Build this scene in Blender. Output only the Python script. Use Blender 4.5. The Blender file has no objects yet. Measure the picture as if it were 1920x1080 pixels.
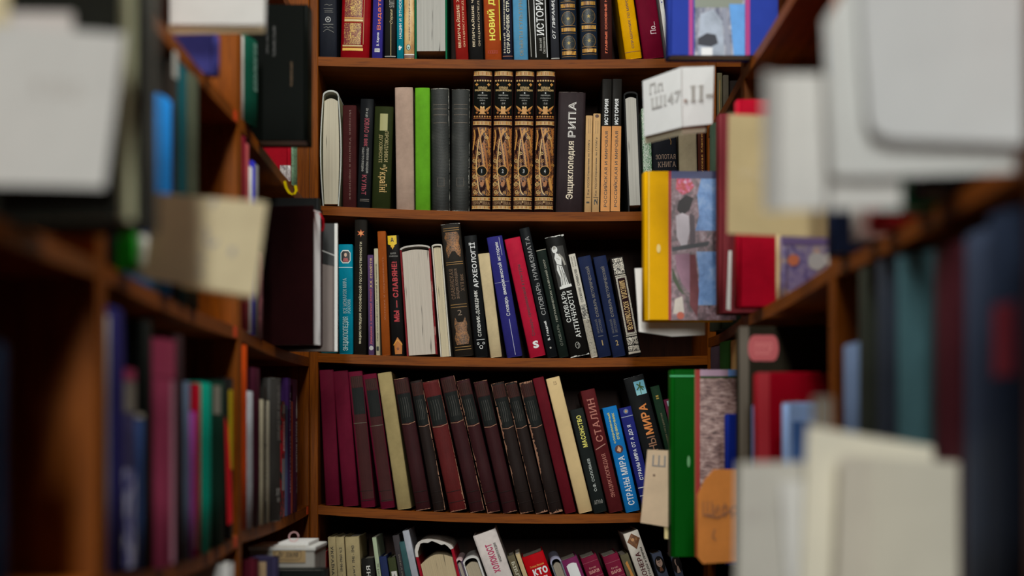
import bpy, math, random
from mathutils import Matrix, Vector

scn = bpy.context.scene
COL = scn.collection
rnd = random.Random(7)

# ------------------------------------------------------------------ camera, light, exposure
F = 3120.0            # focal length in pixels of a 1920 wide frame
CX, HY = 960.0, 855.0  # vanishing point of the aisle in the frame
D = 3.12              # distance to the spines in the end bookcase
CZ = 1.40             # camera height

cam = bpy.data.cameras.new('camera')
cam_o = bpy.data.objects.new('camera', cam)
COL.objects.link(cam_o)
cam_o.location = (0, 0, CZ)
cam_o.rotation_euler = (math.pi / 2, 0, 0)
cam.sensor_width = 36.0
cam.lens = F / 1920 * 36.0
cam.shift_y = (HY - 540) / 1920
cam.clip_start = 0.05
cam.dof.use_dof = True
cam.dof.focus_distance = D
cam.dof.aperture_fstop = 2.1
scn.camera = cam_o

w = bpy.data.worlds.new('world')
scn.world = w
w.use_nodes = True
w.node_tree.nodes['Background'].inputs[0].default_value = (0.9, 0.95, 1.0, 1)
w.node_tree.nodes['Background'].inputs[1].default_value = 0.012


def area(name, loc, target, sx, sy, power, col):
    l = bpy.data.lights.new(name, 'AREA')
    l.shape = 'RECTANGLE'
    l.size, l.size_y = sx, sy
    l.energy = power
    l.color = col
    o = bpy.data.objects.new(name, l)
    COL.objects.link(o)
    o.location = loc
    o.rotation_euler = (Vector(target) - Vector(loc)).to_track_quat('-Z', 'Y').to_euler()
    return o


area('ceiling_lamp', (-0.03, -3.0, 3.0), (-0.03, -2.0, 0.0), 0.3, 3.4, 330, (0.97, 1.0, 0.95))
area('ceiling_lamp', (-0.05, 1.75, 3.0), (-0.05, 1.75, 0.0), 0.35, 0.9, 29, (0.97, 1.0, 0.95))

scn.view_settings.view_transform = 'Standard'
scn.view_settings.look = 'None'
scn.view_settings.gamma = 1.0
scn.view_settings.use_curve_mapping = False
scn.view_settings.exposure = 0.0


# ------------------------------------------------------------------ helpers
def P(px, py, d):
    return Vector(((px - CX) * d / F, d, CZ + (HY - py) * d / F))


def lin(c):
    return tuple(((v / 255) / 12.92 if v / 255 <= .04045 else ((v / 255 + .055) / 1.055) ** 2.4) for v in c)


GAIN = 1.27


def alb(c):
    r, g, b = lin(c)
    y = .21 * r + .72 * g + .07 * b
    return tuple(max(.0012, min(.86, (y + (v - y) * 1.06) * GAIN)) for v in (r, g, b)) + (1,)


MATS = {}


def new_mat(key):
    m = bpy.data.materials.new(key)
    m.use_nodes = True
    nt = m.node_tree
    return m, nt, nt.nodes['Principled BSDF']


def N(nt, kind, **kw):
    n = nt.nodes.new(kind)
    for k, v in kw.items():
        if k in n.inputs:
            n.inputs[k].default_value = v
        else:
            setattr(n, k, v)
    return n


def coords(nt, scale=(1, 1, 1), rot=(0, 0, 0)):
    tc = N(nt, 'ShaderNodeTexCoord')
    mp = N(nt, 'ShaderNodeMapping')
    mp.inputs['Scale'].default_value = scale
    mp.inputs['Rotation'].default_value = rot
    nt.links.new(tc.outputs['Object'], mp.inputs['Vector'])
    return mp.outputs['Vector']


def ramp(nt, fac, stops):
    r = N(nt, 'ShaderNodeValToRGB')
    e = r.color_ramp.elements
    while len(e) < len(stops):
        e.new(.5)
    for i, (p, c) in enumerate(stops):
        e[i].position = p
        e[i].color = c
    nt.links.new(fac, r.inputs[0])
    return r.outputs[0]


def bump(nt, bsdf, h, strength, dist=.001):
    b = N(nt, 'ShaderNodeBump', Strength=strength, Distance=dist)
    nt.links.new(h, b.inputs['Height'])
    nt.links.new(b.outputs[0], bsdf.inputs['Normal'])


def sc(c, k):
    return tuple(min(.9, v * k) for v in c[:3]) + (1,)


def cloth(c, rough=.7, mott=.16):
    """bookbinding cloth or paper in one colour, slightly mottled"""
    key = ('cloth', c, rough, mott)
    if key in MATS:
        return MATS[key]
    m, nt, b = new_mat('binding_%d_%d_%d' % c)
    a = alb(c)
    n = N(nt, 'ShaderNodeTexNoise', Scale=38.0, Detail=5.0, Roughness=.65)
    nt.links.new(coords(nt), n.inputs['Vector'])
    nt.links.new(ramp(nt, n.outputs['Fac'], [(.25, sc(a, 1 - mott)), (.75, sc(a, 1 + mott))]), b.inputs['Base Color'])
    b.inputs['Roughness'].default_value = rough
    b.inputs['Specular IOR Level'].default_value = .03
    n2 = N(nt, 'ShaderNodeTexNoise', Scale=900.0, Detail=2.0)
    nt.links.new(coords(nt), n2.inputs['Vector'])
    bump(nt, b, n2.outputs['Fac'], .1, .0002)
    MATS[key] = m
    return m


def gloss(c):
    return cloth(c, .38, .06)


def ink(c, metal=0.0):
    key = ('ink', c, metal)
    if key in MATS:
        return MATS[key]
    m, nt, b = new_mat('print_%d_%d_%d' % c)
    b.inputs['Base Color'].default_value = alb(c)
    b.inputs['Roughness'].default_value = .5
    b.inputs['Metallic'].default_value = metal
    MATS[key] = m
    return m


def worn(c, scuff=(120, 95, 80), amt=.62, sx=60., sz=14.):
    """old leather or cloth: dark colour with pale scuffs"""
    key = ('worn', c, scuff, amt, sx)
    if key in MATS:
        return MATS[key]
    m, nt, b = new_mat('worn_%d_%d_%d' % c)
    a = alb(c)
    n = N(nt, 'ShaderNodeTexNoise', Scale=1.0, Detail=7.0, Roughness=.75)
    nt.links.new(coords(nt, (sx, sx, sz)), n.inputs['Vector'])
    nt.links.new(ramp(nt, n.outputs['Fac'], [(.3, sc(a, .75)), (amt - .04, sc(a, 1.15)), (amt + .1, alb(scuff))]), b.inputs['Base Color'])
    b.inputs['Roughness'].default_value = .62
    b.inputs['Specular IOR Level'].default_value = .16
    bump(nt, b, n.outputs['Fac'], .4, .001)
    MATS[key] = m
    return m


def ribbed(c):
    key = ('ribbed', c)
    if key in MATS:
        return MATS[key]
    m, nt, b = new_mat('ribbed_cloth')
    a = alb(c)
    wv = N(nt, 'ShaderNodeTexWave', Scale=1.0, Distortion=1.5, Detail=2.0)
    wv.bands_direction = 'Z'
    nt.links.new(coords(nt, (60, 60, 260)), wv.inputs['Vector'])
    n = N(nt, 'ShaderNodeTexNoise', Scale=25.0, Detail=6.0)
    nt.links.new(coords(nt), n.inputs['Vector'])
    mx = N(nt, 'ShaderNodeMix', data_type='FLOAT')
    mx.inputs[0].default_value = .6
    nt.links.new(wv.outputs['Fac'], mx.inputs[2])
    nt.links.new(n.outputs['Fac'], mx.inputs[3])
    nt.links.new(ramp(nt, mx.outputs[0], [(.25, sc(a, .7)), (.66, sc(a, 1.15)), (.82, alb((84, 84, 78)))]), b.inputs['Base Color'])
    b.inputs['Roughness'].default_value = .55
    bump(nt, b, wv.outputs['Fac'], .3, .001)
    MATS[key] = m
    return m


def filigree(base, gold, scale=420., thr=.5, sz=1.0):
    """stamped gilt ornament on a base colour"""
    key = ('fil', base, gold, scale, thr, sz)
    if key in MATS:
        return MATS[key]
    m, nt, b = new_mat('gilt_ornament')
    n = N(nt, 'ShaderNodeTexNoise', Scale=scale * .5, Detail=1.0, Distortion=2.6)
    v0 = coords(nt, (1, 1, sz))
    nt.links.new(v0, n.inputs['Vector'])
    wv = N(nt, 'ShaderNodeTexVoronoi', Scale=scale, feature='DISTANCE_TO_EDGE')
    nt.links.new(v0, wv.inputs['Vector'])
    mt = N(nt, 'ShaderNodeMath', operation='MULTIPLY_ADD')
    nt.links.new(wv.outputs['Distance'], mt.inputs[0])
    mt.inputs[1].default_value = .55
    nt.links.new(n.outputs['Fac'], mt.inputs[2])
    fac = ramp(nt, mt.outputs[0], [(thr, (0, 0, 0, 1)), (thr + .05, (1, 1, 1, 1))])
    big = N(nt, 'ShaderNodeTexNoise', Scale=60.0, Detail=2.0)
    nt.links.new(v0, big.inputs['Vector'])
    g = alb(gold)
    gc = ramp(nt, big.outputs['Fac'], [(.3, sc(g, .55)), (.55, g), (.75, sc(g, 1.4))])
    mx = N(nt, 'ShaderNodeMix', data_type='RGBA')
    nt.links.new(fac, mx.inputs[0])
    mx.inputs[6].default_value = alb(base)
    nt.links.new(gc, mx.inputs[7])
    nt.links.new(mx.outputs[2], b.inputs['Base Color'])
    b.inputs['Roughness'].default_value = .45
    MATS[key] = m
    return m


def pages(c=(196, 186, 170), dark=.45):
    key = ('pages', c, dark)
    if key in MATS:
        return MATS[key]
    m, nt, b = new_mat('paper_edges')
    a = alb(c)
    n = N(nt, 'ShaderNodeTexNoise', Scale=1.0, Detail=4.0, Roughness=.6)
    nt.links.new(coords(nt, (620, 40, 5)), n.inputs['Vector'])
    n2 = N(nt, 'ShaderNodeTexNoise', Scale=1.0, Detail=1.0)
    nt.links.new(coords(nt, (230, 20, 13)), n2.inputs['Vector'])
    c1 = ramp(nt, n.outputs['Fac'], [(.25, sc(a, .84)), (.6, sc(a, 1.03))])
    c2 = ramp(nt, n2.outputs['Fac'], [(.24, (dark * .5, dark * .5, dark * .5, 1)), (.33, (1, 1, 1, 1))])
    mx = N(nt, 'ShaderNodeMix', data_type='RGBA', blend_type='MULTIPLY')
    mx.inputs[0].default_value = 1.0
    nt.links.new(c1, mx.inputs[6])
    nt.links.new(c2, mx.inputs[7])
    nt.links.new(mx.outputs[2], b.inputs['Base Color'])
    b.inputs['Roughness'].default_value = .9
    bump(nt, b, n.outputs['Fac'], .5, .001)
    MATS[key] = m
    return m


def paper(c, stain=.06):
    key = ('paper', c, stain)
    if key in MATS:
        return MATS[key]
    m, nt, b = new_mat('paper_%d_%d_%d' % c)
    a = alb(c)
    n = N(nt, 'ShaderNodeTexNoise', Scale=22.0, Detail=5.0, Roughness=.6)
    nt.links.new(coords(nt), n.inputs['Vector'])
    nt.links.new(ramp(nt, n.outputs['Fac'], [(.3, sc(a, 1 - stain * 1.5)), (.7, sc(a, 1 + stain))]), b.inputs['Base Color'])
    b.inputs['Roughness'].default_value = .85
    b.inputs['Specular IOR Level'].default_value = .2
    MATS[key] = m
    return m


def picture(key, cols, scale=28., sz=.6):
    """a printed cover photograph: broad patches of ink"""
    k = ('pic', key)
    if k in MATS:
        return MATS[k]
    m, nt, b = new_mat('printed_picture_' + key)
    n = N(nt, 'ShaderNodeTexNoise', Scale=scale, Detail=6.0, Roughness=.7, Distortion=.4)
    nt.links.new(coords(nt, (1, 1, sz)), n.inputs['Vector'])
    st = [(.32 + .36 * i / max(1, len(cols) - 1), alb(c)) for i, c in enumerate(cols)]
    nt.links.new(ramp(nt, n.outputs['Fac'], st), b.inputs['Base Color'])
    b.inputs['Roughness'].default_value = .4
    MATS[k] = m
    return m


def wood(axis, c=(116, 60, 14)):
    key = ('wood', axis, c)
    if key in MATS:
        return MATS[key]
    m, nt, b = new_mat('wood_veneer_' + axis)
    s = {'x': (3, 60, 60), 'y': (60, 3, 60), 'z': (60, 60, 3)}[axis]
    a = alb(c)
    v = coords(nt, s)
    n = N(nt, 'ShaderNodeTexNoise', Scale=1.0, Detail=8.0, Roughness=.62, Distortion=.7)
    nt.links.new(v, n.inputs['Vector'])
    v2 = coords(nt, tuple(x * 7 for x in s))
    n2 = N(nt, 'ShaderNodeTexNoise', Scale=1.0, Detail=3.0)
    nt.links.new(v2, n2.inputs['Vector'])
    c1 = ramp(nt, n.outputs['Fac'], [(.28, sc(a, .6)), (.5, a), (.74, sc(a, 1.3))])
    c2 = ramp(nt, n2.outputs['Fac'], [(.33, (.62, .58, .52, 1)), (.5, (1, 1, 1, 1))])
    mx = N(nt, 'ShaderNodeMix', data_type='RGBA', blend_type='MULTIPLY')
    mx.inputs[0].default_value = .8
    nt.links.new(c1, mx.inputs[6])
    nt.links.new(c2, mx.inputs[7])
    nt.links.new(mx.outputs[2], b.inputs['Base Color'])
    b.inputs['Roughness'].default_value = .5
    b.inputs['Specular IOR Level'].default_value = .15
    bump(nt, b, n2.outputs['Fac'], .12, .0006)
    MATS[key] = m
    return m


class MB:
    """collects polygons with material slots and links them as ONE mesh object"""

    def __init__(s):
        s.v, s.f, s.mi, s.mats, s.smooth = [], [], [], [], []

    def slot(s, m):
        if m not in s.mats:
            s.mats.append(m)
        return s.mats.index(m)

    def add(s, vs, fs, m, smooth=False):
        o = len(s.v)
        s.v += [tuple(v) for v in vs]
        k = s.slot(m)
        for f in fs:
            s.f.append(tuple(i + o for i in f))
            s.mi.append(k)
            s.smooth.append(smooth)

    def box(s, x0, x1, y0, y1, z0, z1, m):
        s.add([(x0, y0, z0), (x1, y0, z0), (x1, y1, z0), (x0, y1, z0), (x0, y0, z1), (x1, y0, z1), (x1, y1, z1), (x0, y1, z1)],
              [(0, 3, 2, 1), (4, 5, 6, 7), (0, 1, 5, 4), (1, 2, 6, 5), (2, 3, 7, 6), (3, 0, 4, 7)], m)

    def bbox(s, x0, x1, y0, y1, z0, z1, m, r=.0008):
        """box with its corners taken off"""
        r = min(r, (x1 - x0) * .3, (y1 - y0) * .3, (z1 - z0) * .3)
        def ring(z, i):
            return [(x0 + i + (0 if i else r), y0 + i, z), (x1 - i - (0 if i else r), y0 + i, z), (x1 - i, y0 + i + (0 if i else r), z), (x1 - i, y1 - i - (0 if i else r), z),
                    (x1 - i - (0 if i else r), y1 - i, z), (x0 + i + (0 if i else r), y1 - i, z), (x0 + i, y1 - i - (0 if i else r), z), (x0 + i, y0 + i + (0 if i else r), z)]
        R = [ring(z0, r), ring(z0 + r, 0), ring(z1 - r, 0), ring(z1, r)]
        vs = [p for q in R for p in q]
        fs = [tuple(range(7, -1, -1)), tuple(range(24, 32))]
        for k in range(3):
            for i in range(8):
                j = (i + 1) % 8
                fs.append((k * 8 + i, k * 8 + j, (k + 1) * 8 + j, (k + 1) * 8 + i))
        s.add(vs, fs, m)

    def prism(s, front, back, m, side=None):
        """a polygon given twice (front outline, back outline)"""
        n = len(front)
        s.add(list(front), [tuple(range(n))], m)
        s.add(list(back), [tuple(range(n - 1, -1, -1))], m)
        vs = list(front) + list(back)
        s.add(vs, [(i, i + n, (i + 1) % n + n, (i + 1) % n) for i in range(n)], side or m)

    def build(s, name, parent=None, props=None):
        me = bpy.data.meshes.new(name)
        me.from_pydata(s.v, [], s.f)
        for m in s.mats:
            me.materials.append(m)
        me.polygons.foreach_set('material_index', s.mi)
        me.polygons.foreach_set('use_smooth', s.smooth)
        me.update()
        o = bpy.data.objects.new(name, me)
        COL.objects.link(o)
        if parent:
            o.parent = parent
        for k, v in (props or {}).items():
            o[k] = v
        return o


def thing(name, label, cat, loc=(0, 0, 0), rot=(0, 0, 0), group=None):
    o = bpy.data.objects.new(name, None)
    COL.objects.link(o)
    o.empty_display_size = .02
    o.location = loc
    o.rotation_euler = rot
    o['label'] = label
    o['category'] = cat
    if group:
        o['group'] = group
    return o


def tag(o, label, cat, group=None):
    o['label'] = label
    o['category'] = cat
    if group:
        o['group'] = group
    return o


# ---- lettering: the outlines of the built-in font, filled here, with slab feet for the serif faces
from mathutils.geometry import interpolate_bezier, delaunay_2d_cdt
import numpy as np
_fc = bpy.data.curves.new('lettering', 'FONT')
_fo = bpy.data.objects.new('lettering', _fc)
COL.objects.link(_fo)
_GC = {}
_TC = {}
SANS = {'Видатні особи', 'В. Карпов', 'НАЦИИ И ЭТНОСЫ В СОВРЕМЕННОМ', 'НОВИЙ ДОВІДНИК', 'ОТ ПИРАМИД ДО АТОМА', 'РОССИЙСКАЯ И МИРОВАЯ', 'ИСТОРИЯ', 'СЛОВАРЬ НУМИЗМАТА', 'В. Гладкий', 'СТРАНЫ МИРА ОТ А ДО Я',
        'МАСОНСТВО', 'S', 'ХОЛОКОСТ', 'ЭНЦИКЛОПЕДИЯ ', 'МЫ — СЛАВЯНЕ!', 'АРХЕОЛОГІЇ', 'СЛОВНИК-ДОВІДНИК', 'Словарь американской истории', 'современный', 'справочник', 'МИРА', 'СТРАНЫ', 'ДОМ', 'Вг 33698',
        'Алексей', 'Овсянников', 'Справочник по ГУЛАГу', 'Жак РОССИ', '2', '1', '4', 'Ш', 'Ши', 'фр', 'ВВВ', 'К 55', 'ЖИТТЯ І ТВОРЧІСТЬ', 'ВИДАТНИХ ЛЮДЕЙ', 'ХРОНІКА', 'РИПА', 'ГЛАВНЫЕ ОСНОВНЫЕ НОВОСТИ ИСТОРИИ', 'XX століття'}


def area2(p):
    return sum(p[i][0] * p[(i + 1) % len(p)][1] - p[(i + 1) % len(p)][0] * p[i][1] for i in range(len(p)))


def one_glyph(ch, bold, serif):
    key = (ch, bold, serif)
    if key in _GC:
        return _GC[key]
    _fc.body = ch
    bpy.context.view_layer.update()
    cu = _fo.to_curve(bpy.context.evaluated_depsgraph_get())
    cons = []
    for sp in cu.splines:
        pts = []
        if sp.type == 'BEZIER':
            n = len(sp.bezier_points)
            for i in range(n):
                p, q = sp.bezier_points[i], sp.bezier_points[(i + 1) % n]
                straight = (p.handle_right - p.co).cross(q.co - p.co).length < 1e-4 and (q.handle_left - q.co).cross(q.co - p.co).length < 1e-4
                seg = [p.co] if straight else interpolate_bezier(p.co, p.handle_right, q.handle_left, q.co, 4)[:-1]
                pts += [(c.x, c.y) for c in seg]
        else:
            pts = [(p.co.x, p.co.y) for p in sp.points]
        out = []
        for p in pts:
            if not out or math.hypot(p[0] - out[-1][0], p[1] - out[-1][1]) > 1e-4:
                out.append(p)
        if len(out) > 2 and math.hypot(out[0][0] - out[-1][0], out[0][1] - out[-1][1]) < 1e-4:
            out.pop()
        if len(out) > 2 and abs(area2(out)) > 1e-5:
            cons.append(out)
    _fo.to_curve_clear()
    if not cons:
        _GC[key] = ([], [], .34)
        return _GC[key]
    sign = 1 if area2(max(cons, key=lambda c: abs(area2(c)))) > 0 else -1
    feet = []
    if serif:
        top = max(p[1] for c in cons for p in c)
        for c in cons:
            for i in range(len(c)):
                p, q = c[i], c[(i + 1) % len(c)]
                L = abs(p[0] - q[0])
                if abs(p[1] - q[1]) < .012 and .05 < L < .19 and (abs(p[1]) < .02 or abs(p[1] - top) < .03 or abs(p[1] - .53) < .04):
                    x0, x1 = min(p[0], q[0]) - .07, max(p[0], q[0]) + .07
                    y0, y1 = (p[1], p[1] + .05) if p[1] < .02 else (p[1] - .05, p[1])
                    r = [(x0, y0), (x1, y0), (x1, y1), (x0, y1)]
                    feet.append(r if sign > 0 else r[::-1])
    if bold:
        new = []
        for c in cons:
            n = len(c)
            o = []
            for i in range(n):
                a, p, q = c[i - 1], c[i], c[(i + 1) % n]
                d1 = (p[0] - a[0], p[1] - a[1])
                d2 = (q[0] - p[0], q[1] - p[1])
                l1, l2 = math.hypot(*d1) or 1, math.hypot(*d2) or 1
                nx, ny = d1[1] / l1 + d2[1] / l2, -d1[0] / l1 - d2[0] / l2
                ln = math.hypot(nx, ny)
                if ln < .3:
                    o.append(p)
                else:
                    k = bold * sign * min(1.6, 2 / ln) / ln
                    o.append((p[0] + nx * k, p[1] + ny * k))
            new.append(o)
        cons = new
    cons += feet
    vs, fs = [], []
    for c in cons:
        k = len(vs)
        vs += [Vector(p) for p in c]
        fs.append(list(range(k, k + len(c))))
    es = [(f[i], f[(i + 1) % len(f)]) for f in fs for i in range(len(f))]
    r = delaunay_2d_cdt(vs, es, [], 0, 1e-5)
    V = np.array([(v.x, v.y) for v in r[0]])
    T = [t for t in r[2] if len(t) == 3]
    C = np.array([V[list(t)].mean(0) for t in T])
    wn = np.zeros(len(T))
    for c in cons:
        for i in range(len(c)):
            (x0, y0), (x1, y1) = c[i], c[(i + 1) % len(c)]
            s_ = (x1 - x0) * (C[:, 1] - y0) - (C[:, 0] - x0) * (y1 - y0)
            if y0 <= y1:
                wn += ((y0 <= C[:, 1]) & (C[:, 1] < y1) & (s_ > 0))
            else:
                wn -= ((y1 <= C[:, 1]) & (C[:, 1] < y0) & (s_ < 0))
    keep = [T[i] for i in range(len(T)) if abs(wn[i]) > .5]
    x0, x1 = V[:, 0].min(), V[:, 0].max()
    _GC[key] = ([(float(v[0] - x0), float(v[1])) for v in V], keep, float(x1 - x0))
    return _GC[key]


def glyphs(body, bold=0.0, shear=0.0):
    key = (body, bold, shear)
    if key not in _TC:
        serif = body not in SANS
        vs, fs, x = [], [], 0.0
        for ch in body:
            v, f, wd = one_glyph(ch, bold, serif) if ch != ' ' else ([], [], .26)
            k = len(vs)
            vs += [(px + x + shear * py, py) for px, py in v]
            fs += [tuple(i + k for i in t) for t in f]
            x += wd + (.07 if serif else .1)
        x0, x1 = min(v[0] for v in vs), max(v[0] for v in vs)
        y0, y1 = min(v[1] for v in vs), max(v[1] for v in vs)
        vs = [((v[0] - x0) / max(1e-6, x1 - x0), (v[1] - y0) / max(1e-6, y1 - y0)) for v in vs]
        _TC[key] = (vs, fs)
    return _TC[key]


def strips(pts, n=12):
    """cuts a flat outline into upright strips so that it can follow a rounded spine"""
    def cut(poly, u, keep):
        out = []
        for i, p in enumerate(poly):
            q = poly[(i + 1) % len(poly)]
            ip, iq = (p[0] - u) * keep >= 0, (q[0] - u) * keep >= 0
            if ip:
                out.append(p)
            if ip != iq:
                t = (u - p[0]) / (q[0] - p[0])
                out.append((u, p[1] + (q[1] - p[1]) * t))
        return out
    lo, hi = min(p[0] for p in pts), max(p[0] for p in pts)
    k0, k1 = int(math.floor(lo * n)), int(math.ceil(hi * n))
    if k1 - k0 <= 1:
        return [pts]
    res = []
    for k in range(k0, k1):
        c = cut(pts, k / n, 1)
        c = cut(c, (k + 1) / n, -1) if len(c) > 2 else c
        if len(c) > 2:
            res.append(c)
    return res


def deco(mb, items, mp, W, H):
    """prints shapes on a face: mp(u, v, lift) -> point; u and v run 0..1; W, H its size in metres"""
    lift = .00035
    for it in items:
        lift += .00003
        k = it[0]
        if k == 'text':
            _, s, u0, u1, v0, v1, way, m = it[:8]
            bold = it[8] if len(it) > 8 else 0.0
            shear = it[9] if len(it) > 9 else 0.0
            vs, fs = glyphs(s, bold, shear)
            if way == 'up':
                uv = [(u1 - q * (u1 - u0), v0 + a * (v1 - v0)) for a, q in vs]
            elif way == 'down':
                uv = [(u0 + q * (u1 - u0), v1 - a * (v1 - v0)) for a, q in vs]
            else:
                uv = [(u0 + a * (u1 - u0), v0 + q * (v1 - v0)) for a, q in vs]
            small = [f for f in fs if max(uv[i][0] for i in f) - min(uv[i][0] for i in f) < .16]
            mb.add([mp(u, v, lift) for u, v in uv], small, m)
            for f in fs:
                if f not in small:
                    for c in strips([uv[i] for i in f], 10):
                        mb.add([mp(u, v, lift) for u, v in c], [tuple(range(len(c)))], m)
        elif k == 'rect':
            _, u0, u1, v0, v1, m = it
            n = 6
            for i in range(n):
                a, b = u0 + (u1 - u0) * i / n, u0 + (u1 - u0) * (i + 1) / n
                mb.add([mp(a, v0, lift), mp(b, v0, lift), mp(b, v1, lift), mp(a, v1, lift)], [(0, 1, 2, 3)], m)
        elif k == 'frame':
            _, u0, u1, v0, v1, lw, m = it
            du, dv = lw / W, lw / H
            for r in ((u0, u1, v0, v0 + dv), (u0, u1, v1 - dv, v1), (u0, u0 + du, v0, v1), (u1 - du, u1, v0, v1)):
                deco(mb, [('rect',) + r + (m,)], mp, W, H)
        elif k == 'disc':
            _, uc, vc, r, m = it[:5]
            ry = it[5] if len(it) > 5 else r
            pts = [(uc + r / W * math.cos(a * math.pi / 10), vc + ry / H * math.sin(a * math.pi / 10)) for a in range(20)]
            for c in strips(pts):
                mb.add([mp(u, v, lift) for u, v in c], [tuple(range(len(c)))], m)
        elif k == 'ring':
            _, uc, vc, r, lw, m = it[:6]
            ry = it[6] if len(it) > 6 else r
            pts = []
            for a in range(24):
                c, s_ = math.cos(a * math.pi / 12), math.sin(a * math.pi / 12)
                pts += [mp(uc + r / W * c, vc + ry / H * s_, lift), mp(uc + (r - lw) / W * c, vc + (ry - lw) / H * s_, lift)]
            mb.add(pts, [(2 * i, (2 * i + 2) % 48, (2 * i + 3) % 48, 2 * i + 1) for i in range(24)], m)
        elif k == 'star':
            _, uc, vc, r, n, m = it
            pts = []
            for a in range(2 * n):
                rr = r if a % 2 == 0 else r * .45
                t = math.pi / 2 + a * math.pi / n
                pts.append(mp(uc + rr / W * math.cos(t), vc + rr / H * math.sin(t), lift))
            mb.add([mp(uc, vc, lift)] + pts, [(0, i + 1, (i + 1) % (2 * n) + 1) for i in range(2 * n)], m)
        elif k == 'poly':
            _, pts, m = it
            for c in strips(pts):
                mb.add([mp(u, v, lift) for u, v in c], [tuple(range(len(c)))], m)
        elif k == 'line':
            _, pts, lw, m = it
            if len(pts) > 3:
                for _k in range(2):
                    q = [pts[0]]
                    for (a, b), (c, d_) in zip(pts, pts[1:]):
                        q += [(a * .75 + c * .25, b * .75 + d_ * .25), (a * .25 + c * .75, b * .25 + d_ * .75)]
                    pts = q + [pts[-1]]
            for (a, b), (c, d_) in zip(pts, pts[1:]):
                dx, dy = (c - a) * W, (d_ - b) * H
                L = math.hypot(dx, dy) or 1
                ox, oy = -dy / L * lw / 2 / W, dx / L * lw / 2 / H
                for q in strips([(a - ox, b - oy), (c - ox, d_ - oy), (c + ox, d_ + oy), (a + ox, b + oy)]):
                    mb.add([mp(u, v, lift) for u, v in q], [tuple(range(len(q)))], m)


def jag(mb, mp, W, H, m, edges, wmm=1.2, seed=0):
    """scuffed, paper-showing edges of an old spine: edges of 'l','r','t','b'"""
    r = random.Random(seed)
    lift = .0006
    for e in edges:
        n = 90 if e in 'lr' else 30
        prev, run = None, r.uniform(.2, .8)
        for i in range(n + 1):
            t = i / n
            run = min(1.0, max(.05, run + r.uniform(-.28, .28)))
            wv = wmm * .001 * run * r.uniform(.5, 1.0) * (1.7 if r.random() < .06 else 1)
            if e in 'lr' and wmm > 3:
                wv *= max(.12, 1.25 - 1.3 * abs(t - .75)) if t > .3 else .25
            if e == 'l':
                a, b = (0.0, t), (wv / W, t)
            elif e == 'r':
                a, b = (1.0, t), (1 - wv / W, t)
            elif e == 't':
                a, b = (t, 1.0), (t, 1 - wv / H)
            else:
                a, b = (t, 0.0), (t, wv / H)
            cur = (mp(a[0], a[1], lift), mp(b[0], b[1], lift))
            if prev and r.random() < .93:
                mb.add([prev[0], cur[0], cur[1], prev[1]], [(0, 1, 2, 3)], m)
            prev = cur


# ---- one book: a spine, two cover boards and a page block under an Empty
PAGE_W = (190, 182, 168)


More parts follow.
